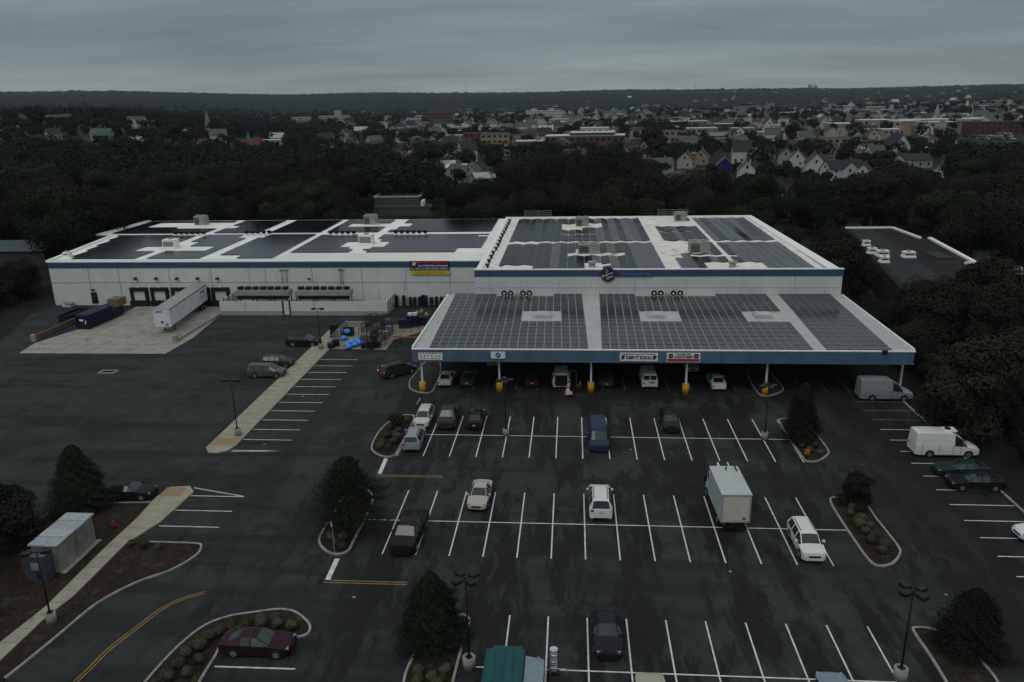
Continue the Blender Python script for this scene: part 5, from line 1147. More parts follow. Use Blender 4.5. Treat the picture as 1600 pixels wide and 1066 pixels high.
# lot trees
place(make_conifer(6.3,2.35,38000,.055,PINE,'dense dark cone-shaped evergreen standing behind the utility shed',pw=.62),(-44.6,60.6,.0))
place(make_conifer(6.5,2.9,19000,.06,LEAF[2],'loose spreading dark green tree in the stop sign island',low=.2,pw=.6,rag=1.5),(-19.0,58.6,.05))
place(make_conifer(5.2,2.15,34000,.055,PINE,'broad near conifer in the island beside the broad-based lamp post',pw=.68),(-9.3,44.3,.05))
place(make_conifer(6.6,1.7,24000,.055,LEAF[0],'slim dark conifer in the north-east planted island',pw=.6),(24.1,77.6,.05))
place(make_tree(3.7,1.75,14000,.055,LEAF[0],'small dark tree at the head of the right-hand shrub island',nl=26,low=.1,lobe=.8),(25.0,63.6,.05))
place(make_conifer(4.4,2.0,24000,.055,LEAF[0],'dark bushy evergreen in the island at the lower right of the photo',pw=.6),(26.2,45.2,.05))
place(make_tree(2.2,1.1,2200,.09,LEAF[0],'low dark bush leaning over the upper left of the shrub island',nl=10,name='bush',cat='bush'),(-19.2,79.0,.05))
for k,(x,y,h,r,l) in enumerate(((-46.0,54.2,4.6,2.3,'dark tree left of the utility shed, nearest to it'),(-46.5,48.6,4.8,2.6,'dark tree at the left photo edge beside the transformer'),(-43.5,43.6,3.2,2.2,'low dark bush at the left photo edge under the shed'),(-49.5,57.0,4.4,2.4,'dark tree half cut by the left photo edge above the shed'))):
    place(make_tree(h,r,9000,.10,LEAF[0],l,nl=18,low=.15),(x,y,0))
# shrubs: one prototype, individual copies
t0=empty('round_shrub',(0,0,0),0,'x','shrub','round clipped shrubs in the planted islands')
c,nn,s=lobes_pts([(0,0,.34,.44,.44,.40),(.12,.1,.42,.36,.36,.34),(-.14,-.06,.36,.36,.36,.32)],900,.055); quads('foliage',c,nn,s,SHRUB,t0); b=MB(); b.tube((0,0,0),(0,0,.4),.04,n=5); b.build('stem',M['bark'],t0); remember(t0)
def sh(img,lst,sc,lab):
    for (x,y) in lst:
        px,py={'3':(400+x/3.808,600+y/3.808),'4':(400+x/4,840+y/4),'6':(1160+x/3.552,600+y/3.552),'2':(x/2.625,660+y/2.625)}[img]
        q=at(px,py,.09); s=sc*random.uniform(.85,1.15)
        global first_sh
        if first_sh: t0.location=q; t0['label']=lab; t0.scale=(s,)*3; first_sh=False
        else: copy_tree(t0,q,random.random()*6,lab,s)
first_sh=True
sh('3',[(785,390),(755,360),(820,355),(775,320),(820,310),(850,285),(800,270),(860,245),(890,225),(735,385),(840,330)],.95,'round olive shrub in the island beside the silver-grey suv')
sh('4',[(225,570),(135,555),(120,520),(30,520),(35,555),(-60,560),(-110,600)],.85,'round green shrub on the dark mulch just above the maroon sedan')
sh('2',[(820,930),(820,985),(760,960),(735,1005),(770,1040),(690,1060),(900,870),(955,850),(860,890)],.95,'round brownish shrub in the south-west bed left of the maroon sedan')
sh('4',[(1015,850),(1100,890),(1185,850),(1130,930),(1010,910),(1165,905)],.8,'small pale shrub at the foot of the near conifer')
sh('6',[(790,905),(770,935),(715,880),(740,850),(680,830),(655,760),(610,700),(600,730),(645,790),(630,770),(700,800)],.9,'round shrub in the right-hand island below the small dark tree')
sh('3',[(480,960),(520,930),(450,930),(510,980)],.9,'low shrub at the foot of the stop sign')
sh('6',[(370,380),(400,350),(430,390),(330,350)],.8,'low shrub in the north-east island beside the orange marker')
sh('2',[(540,505),(590,510),(650,520)],.8,'low dark shrub where the mulch bed meets the sidewalk')
# the wood: prototypes then individual copies
protos=[]
for k in range(7):
    h=random.uniform(12,18); r=random.uniform(5.0,8.2)
    t=make_tree(h,r*1.12,19000,.19,LEAF[k%3],'x','leafy trees of the wood round the warehouse',nl=17,lobe=1.25); protos.append((remember(t),h))
for k in range(2):
    t=make_tree(10.5,4.2,15000,.14,LEAF[k],'x','leafy trees of the wood round the warehouse',nl=26,low=.12); protos.append((remember(t),10.5))
def a_of(px): return YW+math.atan((px-800)/1166.)
def apx(X,Y): # approx photo column
    return 800+1166*math.tan(math.atan2(X,Y)-YW)
def wood_here(X,Y):
    px=apx(X,Y)
    if -107<X<-12 and 128<Y<188.5: return 0
    if -20<X<46 and 86<Y<178: return 0
    if X<40 and Y<186: 
        if X<-101 and Y>104+(-X-101)*.1: pass
        else: return 0
    if X<-101 and Y<190 and X>-112 and Y<120: return 0
    if 570<px<705 and 205<Y<285: return 0
    if 690<px<800 and Y>212: return 0
    # neighbour lot / roof
    if X<82 and 112<Y<190 and X>47+(Y-116)*.19 and not (43<X<57 and 118<Y<150 and False): return 0
    if 82<X<100 and 112<Y<150: return 0
    ymax= 330 if px<640 else 295 if px<985 else 228 if px<1095 else 207 if px<1455 else 345
    if Y>ymax: return 0
    if 76<X<112 and 104<Y<162: return 0
    if X>58 and 72<Y<112: return 6
    if apx(X,Y)<105 and X<0:
        if 142<Y<182: return 0
        if Y<=142: return 6
    if 41<X<75 and 114<Y<188: return 5 if X<44.5+(Y-116)*.13 else 0
    if X>41.5 and Y<118:
        return 2 if X<48 else 1
    return 1
pos=[]
sp_=10.6
y=66.
while y<352:
    x=-330.
    while x<215:
        X=x+random.uniform(-3.4,3.4); Y=y+random.uniform(-3.4,3.4)
        px=apx(X,Y)
        if -90<px<1720:
            w=wood_here(X,Y)
            if w: pos.append((math.hypot(X,Y),X,Y,w))
        x+=sp_
    y+=sp_*.9
for y_ in range(62,118,5): pos.append((math.hypot(43.5,y_),43.2+random.uniform(-.8,2.2),y_+random.uniform(-2,2),3))
# trees standing in front of the neighbouring roof
for X_,Y_ in ((49,108),(53,111),(57,107),(61,111),(65,108),(69,112),(51,103),(56,101),(62,103),(67,104),(46,113),(45.5,121),(44,133),(44,146)): pos.append((math.hypot(X_,Y_),X_+random.uniform(-1.5,1.5),Y_+random.uniform(-1.5,1.5),4))
for px,py in ((1395,470),(1440,455),(1478,470),(1420,500),(1465,500),(1505,500),(1375,500),(1350,470),(1350,520),(1390,540),(1530,500),(1555,520),(1330,430),(1310,400),(1290,380)):
    q=at(px,py+35); pos.append((q.length,q.x,q.y,4))
for X_ in range(-136,-101,5):
    for Y_ in range(104,146,5):
        if Y_>106+(-X_-104)*-.2 and not (X_>-106 and Y_<112): pos.append((math.hypot(X_,Y_),X_+random.uniform(-1.8,1.8)-1,Y_+random.uniform(-1.8,1.8),7))
pos=[p for p in pos if not (p[3]==4 and not (p[2]<113.8 or p[1]<47+(p[2]-116)*.19+1.5)) and not (p[3]==4 and p[1]<41.5)]
pos.sort()
NI=296; k=0; rest=[]
usedp=set()
for (D,X,Y,w) in pos:
    if k>=NI: rest.append((D,X,Y,w)); continue
    if random.random()<.07 and D<250: continue
    pi=random.choice((7,8)) if w in (2,3,4,7) or D<150 and w!=5 else random.randrange(7)
    tr,h=protos[pi]; sc=random.uniform(.66,1.2)
    if w==3: sc*=.66
    if w==4: sc*=1.05
    if w==5: sc=random.uniform(.38,.5)
    if w==6: sc*=.62
    if w==7: sc=random.uniform(.55,.85)
    if w in (2,3) or (w in(4,5,6) and 40<X<49 and Y<122): sc=min(sc,.42 if Y<88 else .6); X=max(X,(45 if Y<88 else 44.2)+random.random()*1.5)
    z=hill(X,Y)-.1
    px=apx(X,Y)
    lab='dark leafy tree crowded in the wood behind the warehouse' if Y>186 and px<780 else 'dark leafy tree in the wood behind the store roof' if Y>186 and px<1250 else 'dark leafy tree in the wood beyond the neighbouring flat roof' if Y>186 else 'dark leafy tree in the wood left of the loading docks' if X<0 else ('dark tree overhanging the right kerb of the lot' if w in(2,3) else 'dark leafy tree between the canopy and the neighbouring flat roof')
    if 570<px<705 and 186<Y<212: sc*=.55
    s=(sc*random.uniform(.9,1.1),sc*random.uniform(.9,1.1),sc)
    if pi not in usedp: usedp.add(pi); tr.location=(X,Y,z); tr.scale=s; tr.rotation_euler=(0,0,random.random()*6); tr['label']=lab
    else: copy_tree(tr,(X,Y,z),random.random()*6.28,lab,s)
    k+=1
for i,(tr,h) in enumerate(protos):
    if i not in usedp:
        for c_ in KIDS.get(tr.name,[]): bpy.data.objects.remove(c_)
        bpy.data.objects.remove(tr)
# named bare tree right of the store roof, pole-like trunks
t=empty('bare_tree',at(1237,345,0)+Vector((0,0,0)),0,'pale bare-branched tree rising from the wood just right of the store roof','tree')
b=MB(); b.tube((0,0,0),(0,0,7),.28,.18,n=6)
for i in range(26):
    a=random.uniform(0,6.28); z=random.uniform(4,10); e=random.uniform(2,4.5); b.tube((0,0,min(z,7)),(e*.5*math.cos(a),e*.5*math.sin(a),z+e),.10,.03,n=4)
b.build('trunk',mat('pale_bark',(.12,.11,.095),.9),t)
c,nn,s=lobes_pts([(0,0,10,3.4,3.4,3)],500,.12,fill=.6); quads('crown',c,nn,s,LEAF[1],t)
# ---- tall landmark trees in the town
def big(px,py,h,r,label,m=0,D=None):
    q=at_ground(px,py) if D is None else Vector((D*math.tan(a_of(px)),D,hill(D*math.tan(a_of(px)),D)))
    t=make_tree(h,r,2600,.02*h+.35,LEAF[m],label,nl=18); t.location=q; t.rotation_euler=(0,0,random.random()*6)
big(1008,244,20,8.2,'tall dark round tree standing out in the middle of the town',D=470)
big(315,226,17,9,'broad dark tree on the hill left of the green steeple',D=520)
big(125,215,16,7,'dark tree on the hill between the beige and the white gabled houses',D=560)
big(88,212,13,6,'dark tree directly before the beige hillside house',D=560)
big(15,215,30,20,'big dark tree mass at the left photo edge on the hill',D=560)
big(690,240,15,8,'dark tree at the left edge of the town gap',D=420)
big(1210,215,13,8,'dark round tree left of the tan block',D=640)
big(245,205,14,7,'dark tree left of the white gabled hill house',D=620)
big(1320,262,10,4,'narrow dark tree between the white townhouses',D=370)
big(1350,262,11,4.5,'dark tree right of the pale townhouses',D=372)
big(740,285,10,4,'dark tree between the green cottages and the brick block',D=430)
big(780,270,12,5,'dark tree before the pale cottages at the edge of the gap',D=380)
# ================================================================== TOWN
def gable(w,d,h,rh,wm,rm,name='house',near=False,label='x',group=None,chim=True,porch=False,cross=False):
    t=empty(name,(0,0,0),0,label,'house',group)
    b=MB(); b.box(-w/2,w/2,-d/2,d/2,-1.5,h)
    for s_ in (-1,1): b.poly([(s_*w/2,-d/2,h),(s_*w/2,d/2,h),(s_*w/2,0,h+rh)][::s_])
    if cross: b.box(-w*.18,w*.22,-d/2-1.6,-d/2,-1.5,h); b.poly([(-w*.18,-d/2-1.6,h),(w*.22,-d/2-1.6,h),(w*.02,-d/2-1.6,h+rh*.8)])
    b.build('wall',wm,t)
    b=MB(); o=.35
    b.poly([(-w/2-o,-d/2-o,h-.2),(w/2+o,-d/2-o,h-.2),(w/2+o,0,h+rh+.08),(-w/2-o,0,h+rh+.08)]); b.poly([(w/2+o,d/2+o,h-.2),(-w/2-o,d/2+o,h-.2),(-w/2-o,0,h+rh+.08),(w/2+o,0,h+rh+.08)])
    if cross: x=w*.02; b.poly([(-w*.18-.3,-d/2-1.9,h-.15),(x,-d/2-1.9,h+rh*.8+.1),(x,0,h+rh*.8+.1),(-w*.18-.3,0,h-.15)][::-1]); b.poly([(w*.22+.3,-d/2-1.9,h-.15),(x,-d/2-1.9,h+rh*.8+.1),(x,0,h+rh*.8+.1),(w*.22+.3,0,h-.15)])
    rf=b.build('roof',rm,t)
    if chim: b=MB(); b.box(w*.18,w*.18+.7,-.35,.35,h,h+rh+1); b.build('chimney',M['brick'],rf)
    wins=[]
    fl=[1.0,3.7] if h>5 else [1.2]
    for z in fl:
        for k in range(3): wins.append((-w*.33+k*w*.33,-d/2-(1.62 if cross and k==1 else .02),z,0))
        if near or True:
            for s_ in (-1,1): wins.append((s_*(w/2+.02),-d*.2,z,1)); 
    if not near: wins=wins[:3]+[wins[-1],wins[-2]]
    for s_ in (-1,1): wins.append((s_*(w/2+.02),0,h+.3,1))
    for x,y,z,ax in wins:
        b=MB()
        if ax==0: b.box(x-.5,x+.5,y-.03,y+.03,z,z+1.4)
        else: b.box(x-.03,x+.03,y-.5,y+.5,z,z+1.3)
        b.build('window',M['glass'],t)
    if porch: b=MB(); b.box(-w*.4,w*.4,-d/2-2,-d/2,2.4,2.6); [b.box(x-.08,x+.08,-d/2-1.9,-d/2-1.75,0,2.4) for x in (-w*.38,0,w*.38)]; b.build('porch',M['wall'],t)
    return t
HW={k:mat('house_'+k,c,.8,var=.06) for k,c in dict(white=(.43,.45,.44),cream=(.33,.32,.27),grey=(.26,.28,.29),blue=(.16,.24,.30),green=(.2,.26,.24),tan=(.26,.21,.15),brick=(.105,.06,.05),navy=(.014,.026,.11)).items()}
RF={k:mat('roofing_'+k,c,.9,var=.15,scale=1) for k,c in dict(grey=(.085,.09,.095),dark=(.035,.037,.04),brown=(.07,.05,.04),pale=(.34,.37,.38),green=(.07,.11,.09),red=(.085,.035,.03),white=(.5,.52,.52)).items()}
def house(px,py,D,rz,w,d,h,rh,wc,rc,label,**k):
    if D: X=D*math.tan(a_of(px)); q=Vector((X,D,hill(X,D)))
    else: q=at_ground(px,py)
    t=gable(w*.84,d*.84,h*.84,rh*.84,HW[wc],RF[rc],label=label,near=True,**k); t.location=q; t.rotation_euler=(0,0,rz); return t
hl=[(68,0,590,.5,20,11,6.5,5,'cream','dark','large beige gabled house high on the left hill',dict(cross=True)),
(100,0,600,1.3,12,9,6,5,'cream','brown','beige house just right of the large beige hill house',{}),
(28,0,520,1.45,13,10,4.5,4.2,'blue','green','pale blue gabled house low on the hill at the far left',{}),
(60,0,500,0,9,6,2.8,1.6,'white','grey','long low white shed right of the pale blue hill house',{}),
(150,0,620,.4,12,9,5.5,4.5,'white','grey','white gabled house on the hill left of the dark round tree',dict(cross=True)),
(168,0,640,1.2,10,8,5.5,5,'cream','grey','cream house tucked behind the white gabled hill house',{}),
(145,0,470,.9,9,8,5,3.5,'grey','dark','small grey house downhill among the trees on the left',{}),
(150,0,425,.3,7,5,3,2,'white','dark','tiny white gable at the lower edge of the hill houses',{}),
(215,0,480,.2,14,9,4.5,3.8,'green','green','dim greenish house half hidden in trees on the hill',{}),
(268,0,610,.05,16,11,6.5,5,'white','grey','white gabled house with a broad front on the left hill',dict(cross=True,porch=True)),
(262,0,470,.1,9,6,3.5,2.6,'white','pale','small white cottage right under the broad white hill house',{}),
(335,0,620,.3,8,6,4,2,'white','pale','small white roof right of the big hill tree',{}),
(385,0,760,.3,10,8,5,5,'cream','brown','pale chapel-like house beside the green steeple',{}),
(360,0,520,.7,9,7,4,3,'grey','brown','small grey-brown house below the steeple',{}),
(430,0,440,1.2,10,8,3.5,4,'tan','dark','brown house with a white-edged gable at the left of town',{}),
(500,0,500,.1,16,10,4.5,2.5,'cream','grey','long cream house with a grey roof left of the town centre',{}),
(512,0,620,.2,14,9,5,3,'blue','grey','pale bluish house behind the long cream one',{}),
(535,0,455,0,12,8,3.2,2.2,'brick','red','low reddish house right of the long cream one',{}),
(572,0,640,.5,11,9,6,5,'white','grey','white steep-gabled house in the upper left of town',{}),
(580,0,560,.3,13,9,5,3,'green','grey','pale green house in the left of town',{}),
(610,0,580,.2,12,9,5,3.4,'tan','brown','tan house with a brown roof in the left of town',{}),
(565,0,760,1.2,10,9,8,5,'white','dark','tall white house up behind the left of town',{}),
(660,0,450,1.45,9,9,6,4.6,'white','dark','white gable house with dark windows at the edge of the wood',dict(cross=True)),
(640,0,500,.2,12,8,4,2.8,'tan','brown','brown-roofed house left of the white gable at the wood edge',{}),
(668,0,850,0,14,9,8,4,'cream','grey','yellowish tall house in the distance left of the brick block',{}),
(725,0,560,0,16,9,4.5,2.2,'cream','pale','pale yellow flat-fronted house before the red brick block',{}),
(738,0,500,.1,17,9,3.4,2.6,'white','pale','long white roof with skylights below the beige block',{}),
(708,0,425,.25,14,7,3.2,1.6,'white','white','white-roofed cottage at the top of the gap in the wood',{}),
(724,0,400,.15,13,7,3.2,1.7,'cream','white','second white-roofed cottage in the gap in the wood',{}),
(722,0,350,1.35,11,9,5.4,4.5,'green','green','mint green gabled house in the gap in the wood',dict(cross=True)),
(745,0,368,1.5,15,10,4,4.5,'grey','grey','long grey-roofed house right of the mint green one',{}),
(762,0,345,.6,12,8,3,2.6,'green','pale','pale-roofed cottage at the lower right of the gap',{}),
(808,0,400,1.4,9,8,5,4,'grey','dark','dark gabled house right of the gap beside a white porch',dict(porch=True)),
(815,0,520,1.5,8,7,5,4,'white','grey','narrow white gabled house left of the red brick hall',{}),
(845,0,560,1.5,9,8,5.5,4.6,'cream','green','cream steep-gabled house before the brick hall',{}),
(800,0,330,.9,9,7,3.4,2.4,'white','white','white cottage roof peeking over the wood right of the gap',{}),
(1022,0,395,.3,13,9,4,3.4,'grey','grey','grey-roofed house right of the tall round tree',{}),
(1040,0,330,.1,16,9,4,2.6,'blue','grey','long bluish cottage above the centre of the wood',{}),
(1060,0,410,1.2,10,9,5,4.6,'cream','brown','cream gabled house with a brown roof in the right town',{}),
(1082,0,430,1.3,10,9,5,4.6,'tan','brown','tan gabled house behind the cream gabled one',{}),
(1116,0,385,1.42,13,9.5,3.6,4.6,'navy','grey','house with a vivid blue gable and a big grey roof',{}),
(1148,0,352,1.5,8,8,5,4,'white','grey','white gable attached right of the vivid blue gable',{}),
(1170,0,470,.3,16,9,4,3,'blue','grey','pale blue-grey roofed house behind the blue gable',{}),
(1205,0,430,1.3,14,9,5,4.4,'grey','dark','dark-roofed house left of the brown gabled house',{}),
(1222,0,410,1.3,11,9,5,4.6,'white','brown','white gabled house with a brown roof in the right town',{}),
(1248,0,372,1.4,14,10,5.6,5.4,'white','brown','big white-gabled house with a tan brown roof',dict(cross=True)),
(1270,0,450,1.1,16,12,6,4.8,'tan','brown','big brown-roofed house behind the white gable',{}),
(1290,0,340,.25,19,9,6,4,'white','dark','left white townhouse row with pointed dormers',dict(cross=True)),
(1322,0,325,1.1,10,9,5,4.5,'white','dark','white gabled end of the townhouse row',{}),
(1335,0,420,.3,10,8,6,5,'white','grey','pale grey house above the white townhouses',{}),
(1360,0,390,.2,18,9,5,3.6,'white','dark','right white townhouse row with dark roofs',dict(cross=True)),
(1395,0,395,.3,16,9,4.6,3.2,'grey','dark','grey roofed row right of the white townhouses',{}),
(1437,0,350,1.2,12,8,3.8,3.6,'white','dark','lone white gable at the right edge of the townhouses',{}),
]
for (px,py,D,rz,w,d,h,rh,wc,rc,l,k) in hl: house(px,py,D,rz,w,d,h,rh,wc,rc,l,**k)
def block(px,D,w,d,h,wm,label,rm=None,rz=0,floors=3,name='town_building',z=0,rx=0,nw=None,parapet=True,steps=None):
    X=D*math.tan(a_of(px)); t=empty(name,(X,D,hill(X,D)+z),rz,label,'building')
    b=MB(); b.box(-w/2,w/2,-d/2,d/2,-3,h)
    if steps:
        for (x0,x1,hh) in steps: b.box(x0,x1,-d/2+.01,d/2-.01,h,hh)
    b.build('wall',wm,t)
    b=MB(); b.box(-w/2-.15,w/2+.15,-d/2-.15,d/2+.15,h,h+.35)
    if steps:
        for (x0,x1,hh) in steps: b.box(x0-.1,x1+.1,-d/2-.1,d/2+.1,hh,hh+.35)
    b.build('roof',rm or RF['white'],t)
    nw=nw or max(3,int(w/4))
    for f in range(floors):
        z0=(f+.35)*h/floors
        for k in range(min(nw,16)):
            b=MB(); x=-w/2+(k+.5)*w/nw; b.box(x-w/nw*.28,x+w/nw*.28,-d/2-.04,-d/2-.0,z0,z0+h/floors*.42); b.build('window',M['glass'],t)
    return t
block(912,560,54,24,10,HW['brick'],'long red brick hall with a flat white roof in the middle of town',rz=-.06,floors=2,steps=[(-10,20,12)])
block(833,555,20,16,7,HW['brick'],'low red brick annex with a white roof edge left of the brick hall',floors=1)
block(750,600,14,16,11,mat('house_red',(.14,.05,.04),.85),'bright red brick three-storey block left of the beige block',floors=3,rm=RF['dark'])
block(782,585,20,16,11,HW['tan'],'beige three-storey block right of the red brick block',floors=3,rm=RF['grey'])
block(725,640,16,14,8,HW['blue'],'pale blue-grey block left of the red brick block',floors=2,rm=RF['pale'])
block(925,640,22,16,12,HW['white'],'white block with an overhanging roof behind the brick hall',floors=2)
block(852,1350,60,24,15,HW['white'],'long white apartment building in the upper middle of town',floors=4,nw=16,steps=[(-20,-12,18),(8,16,18)])
block(808,520,12,10,6,HW['white'],'small white flat-roofed building left of the brick annex',floors=2)
block(700,1150,40,20,18,HW['brick'],'large dull red brick building at the upper left of the centre',floors=4,rm=RF['dark'],steps=[(10,18,23)])
block(504,1200,26,14,14,HW['cream'],'pale banded apartment block in the far left of town',floors=4)
block(552,1250,46,14,14,HW['cream'],'long pale banded apartment block split by a brick tower',floors=4,steps=[(2,9,22)])
block(1045,640,22,14,9,HW['tan'],'tan two-storey block right of the tall round tree',floors=2,rm=RF['grey'])
block(1078,680,26,14,9,HW['grey'],'grey block between the two tan blocks',floors=2)
block(1138,640,17,14,10,mat('house_orange',(.21,.16,.10),.85),'orange-tan block with a pale base in the right town',floors=2,rm=RF['pale'])
block(1050,900,60,20,8,mat('house_gold',(.22,.18,.12),.85),'long ochre-topped block in the right middle distance',floors=2)
block(1110,820,46,20,7,HW['brick'],'dark brick row in the right middle distance',floors=2,rm=RF['dark'])
block(1268,520,24,13,8,mat('house_yel',(.30,.23,.13),.85),'yellowish tan flat-roofed block above the brown-roofed houses',floors=2,rm=RF['grey'])
block(1340,760,96,26,7,HW['tan'],'long pale shopping hall stretching across the right town',floors=1,nw=12,steps=[(-20,6,9.6)])
block(1420,740,70,24,7.5,HW['cream'],'cream right half of the long shopping hall',floors=1)
block(1372,660,60,16,5,HW['grey'],'low grey annex in front of the shopping hall',floors=1)
block(1365,470,40,10,4,HW['cream'],'long cream strip building above the white townhouses',floors=1,nw=8)
block(1510,620,44,18,8,mat('house_dkbrick',(.085,.045,.04),.9),'long dark brick block behind the far car lot',floors=3,rm=RF['dark'])
block(1552,800,30,12,7,HW['white'],'white low building above the dark brick block',floors=1)
block(1590,700,16,4,9,HW['white'],'white billboard-like block at the upper right edge',floors=1)
block(1590,640,22,12,6,HW['grey'],'grey building at the right edge above the car lot',floors=1)
block(1235,5200,60,20,12,HW['grey'],'pair of faint low blocks on the right skyline',floors=1,z=10,steps=[(-28,-8,26),(6,24,22)])
# steeples and masts
def steeple(px,D,h,wc,sc,label,bw=4,body=True):
    X=D*math.tan(a_of(px)); t=empty('church',(X,D,hill(X,D)),.2,label,'church')
    b=MB(); b.box(-bw/2,bw/2,-bw/2,bw/2,0,h*.5); b.build('tower',wc,t)
    b=MB(); 
    for i in range(8):
        a=math.pi/4*i; c=math.pi/4*(i+1); b.poly([(bw*.6*math.cos(a),bw*.6*math.sin(a),h*.5),(bw*.6*math.cos(c),bw*.6*math.sin(c),h*.5),(0,0,h)])
    b.build('spire',sc,t)
    if body: b=MB(); b.box(-1,bw*4,-bw,bw,-1,h*.2); b.poly([(-1,-bw,h*.2),(-1,bw,h*.2),(-1,0,h*.36)]); b.build('wall',wc,t); b=MB(); b.poly([(-1.2,-bw-.3,h*.19),(bw*4,-bw-.3,h*.19),(bw*4,0,h*.37),(-1.2,0,h*.37)]); b.poly([(bw*4,bw+.3,h*.19),(-1.2,bw+.3,h*.19),(-1.2,0,h*.37),(bw*4,0,h*.37)]); b.build('roof',RF['grey'],t)
steeple(369,800,22,HW['cream'],mat('copper_green',(.10,.22,.2),.7),'church with a slim green copper steeple on the left hill')
steeple(1417,900,19,HW['cream'],HW['grey'],'small white church spire in front of the far hills at right')
X=560*math.tan(a_of(425)); t=empty('town_hall',(X,560,hill(X,560)),.15,'red-roofed hall with a small green cupola left of town','building')
b=MB(); b.box(-11,11,-6,6,-2,4); b.build('wall',HW['brick'],t); b=MB(); b.poly([(-11.5,-6.5,3.9),(11.5,-6.5,3.9),(9,0,8.5),(-9,0,8.5)]); b.poly([(11.5,6.5,3.9),(-11.5,6.5,3.9),(-9,0,8.5),(9,0,8.5)]); b.poly([(-11.5,6.5,3.9),(-11.5,-6.5,3.9),(-9,0,8.5)]); b.poly([(11.5,-6.5,3.9),(11.5,6.5,3.9),(9,0,8.5)]); b.build('roof',RF['red'],t); b=MB(); b.box(-.9,.9,-.9,.9,8,10.5); b.tube((0,0,10.5),(0,0,13),1.2,.1,n=8); b.build('cupola',MATS['copper_green'],t)
X=1100*math.tan(a_of(1459)); t=empty('water_tank',(X,1100,hill(X,1100)),0,'pale round water tank on a stem at the upper right of town','water tower'); b=MB(); b.ball((0,0,21),4,14,sq=(1,1,.8)); b.build('tank',HW['cream'],t); b=MB(); b.tube((0,0,0),(0,0,18),2,1.4,n=10); b.build('stem',HW['white'],t)
for px,D,h,l in ((742,5200,75,'thin radio mast on the skyline left of centre'),(1067,5200,62,'thin mast with a round head on the skyline right of centre')):
    X=D*math.tan(a_of(px)); t=empty('radio_mast',(X,D,hill(X,D)),0,l,'mast'); b=MB(); b.tube((0,0,0),(0,0,h),2.2,1.2,n=5); b.build('lattice',M['greysteel'],t); b=MB(); b.box(-5,5,-1,1,h*.8,h*.82) if px>1000 else b.box(-3,3,-1,1,h*.6,h*.61); b.build('antenna',M['greysteel'],t)
# generic far houses: prototypes copied one by one
hp=[]
for (wc,rc,w,d,h,rh,l) in (('white','grey',11,8,5.5,4,'small white gabled house with a grey roof among the far town trees'),('cream','brown',12,8,5.5,3.6,'small cream house with a brown roof among the far town trees'),('grey','dark',11,9,5.5,4,'small grey house with a dark roof among the far town trees'),('white','dark',9,8,6,5,'narrow white house with a steep dark roof in the far town'),('blue','pale',12,9,5,3.4,'small bluish house with a pale roof among the far town trees'),('tan','grey',12,9,5.5,3.5,'small tan house with a grey roof among the far town trees')):
    t=gable(w,d,h,rh,HW[wc],RF[rc],label=l,group='small houses of the far town'); hp.append(remember(t))
fb=[]
for (wc,w,d,h,l) in (('white',26,14,7,'low white flat-roofed building in the far town'),('cream',22,14,8,'low cream flat-roofed building in the far town'),('brick',24,14,9,'low brick flat-roofed building in the far town')):
    t=block(800,500,w,d,h,HW[wc],l,floors=2,nw=5); t['group']='low flat-roofed buildings of the far town'; fb.append(remember(t))
used=set(); HP=[]
def keep(o,loc,rz,s):
    if o.name not in used: used.add(o.name); o.location=loc; o.rotation_euler=(0,0,rz); o.scale=(s,)*3; return
    copy_tree(o,loc,rz,None,s)
near_fix=[(D*math.tan(a_of(px)),D) for (px,_,D,*r_) in hl]+[(D*math.tan(a_of(p_)),D) for p_,D in ((912,560),(890,560),(935,560),(833,555),(750,600),(782,585),(925,640),(852,1350),(1340,760),(1300,760),(1380,760),(1420,740),(1510,620),(1490,600),(1530,600),(1540,580),(1050,900))]
rnd=random.Random(21); cnt=0
while cnt<225:
    px=rnd.uniform(360,1600); D=405*math.exp(rnd.random()**1.05*1.65)
    if px<700 and D<470: continue
    dens=1 if px>650 else .5
    if rnd.random()>dens: continue
    if px>1480 and D<640: continue
    X=D*math.tan(a_of(px))
    if any((X-a)**2+(D-c_)**2<(22 if i<len(hl) else 34)**2 for i,(a,c_) in enumerate(near_fix)): continue
    near_fix.append((X,D)); flat=rnd.random()<.17 and D>560
    o=rnd.choice(fb) if flat else rnd.choices(hp,(6,2,2,4,2,2))[0]
    keep(o,(X,D,hill(X,D)),rnd.uniform(-.4,1.9) if not flat else rnd.uniform(-.2,.2),rnd.uniform(.85,1.2)); cnt+=1
for i in range(60):
    px=rnd.uniform(820,1600); D=rnd.uniform(1500,4200); X=D*math.tan(a_of(px)); keep(rnd.choices(hp,(2,4,6,1,4,4))[0],(X,D,hill(X,D)+4.5),rnd.uniform(0,2),rnd.uniform(.9,1.3))
b=MB(); kk=0
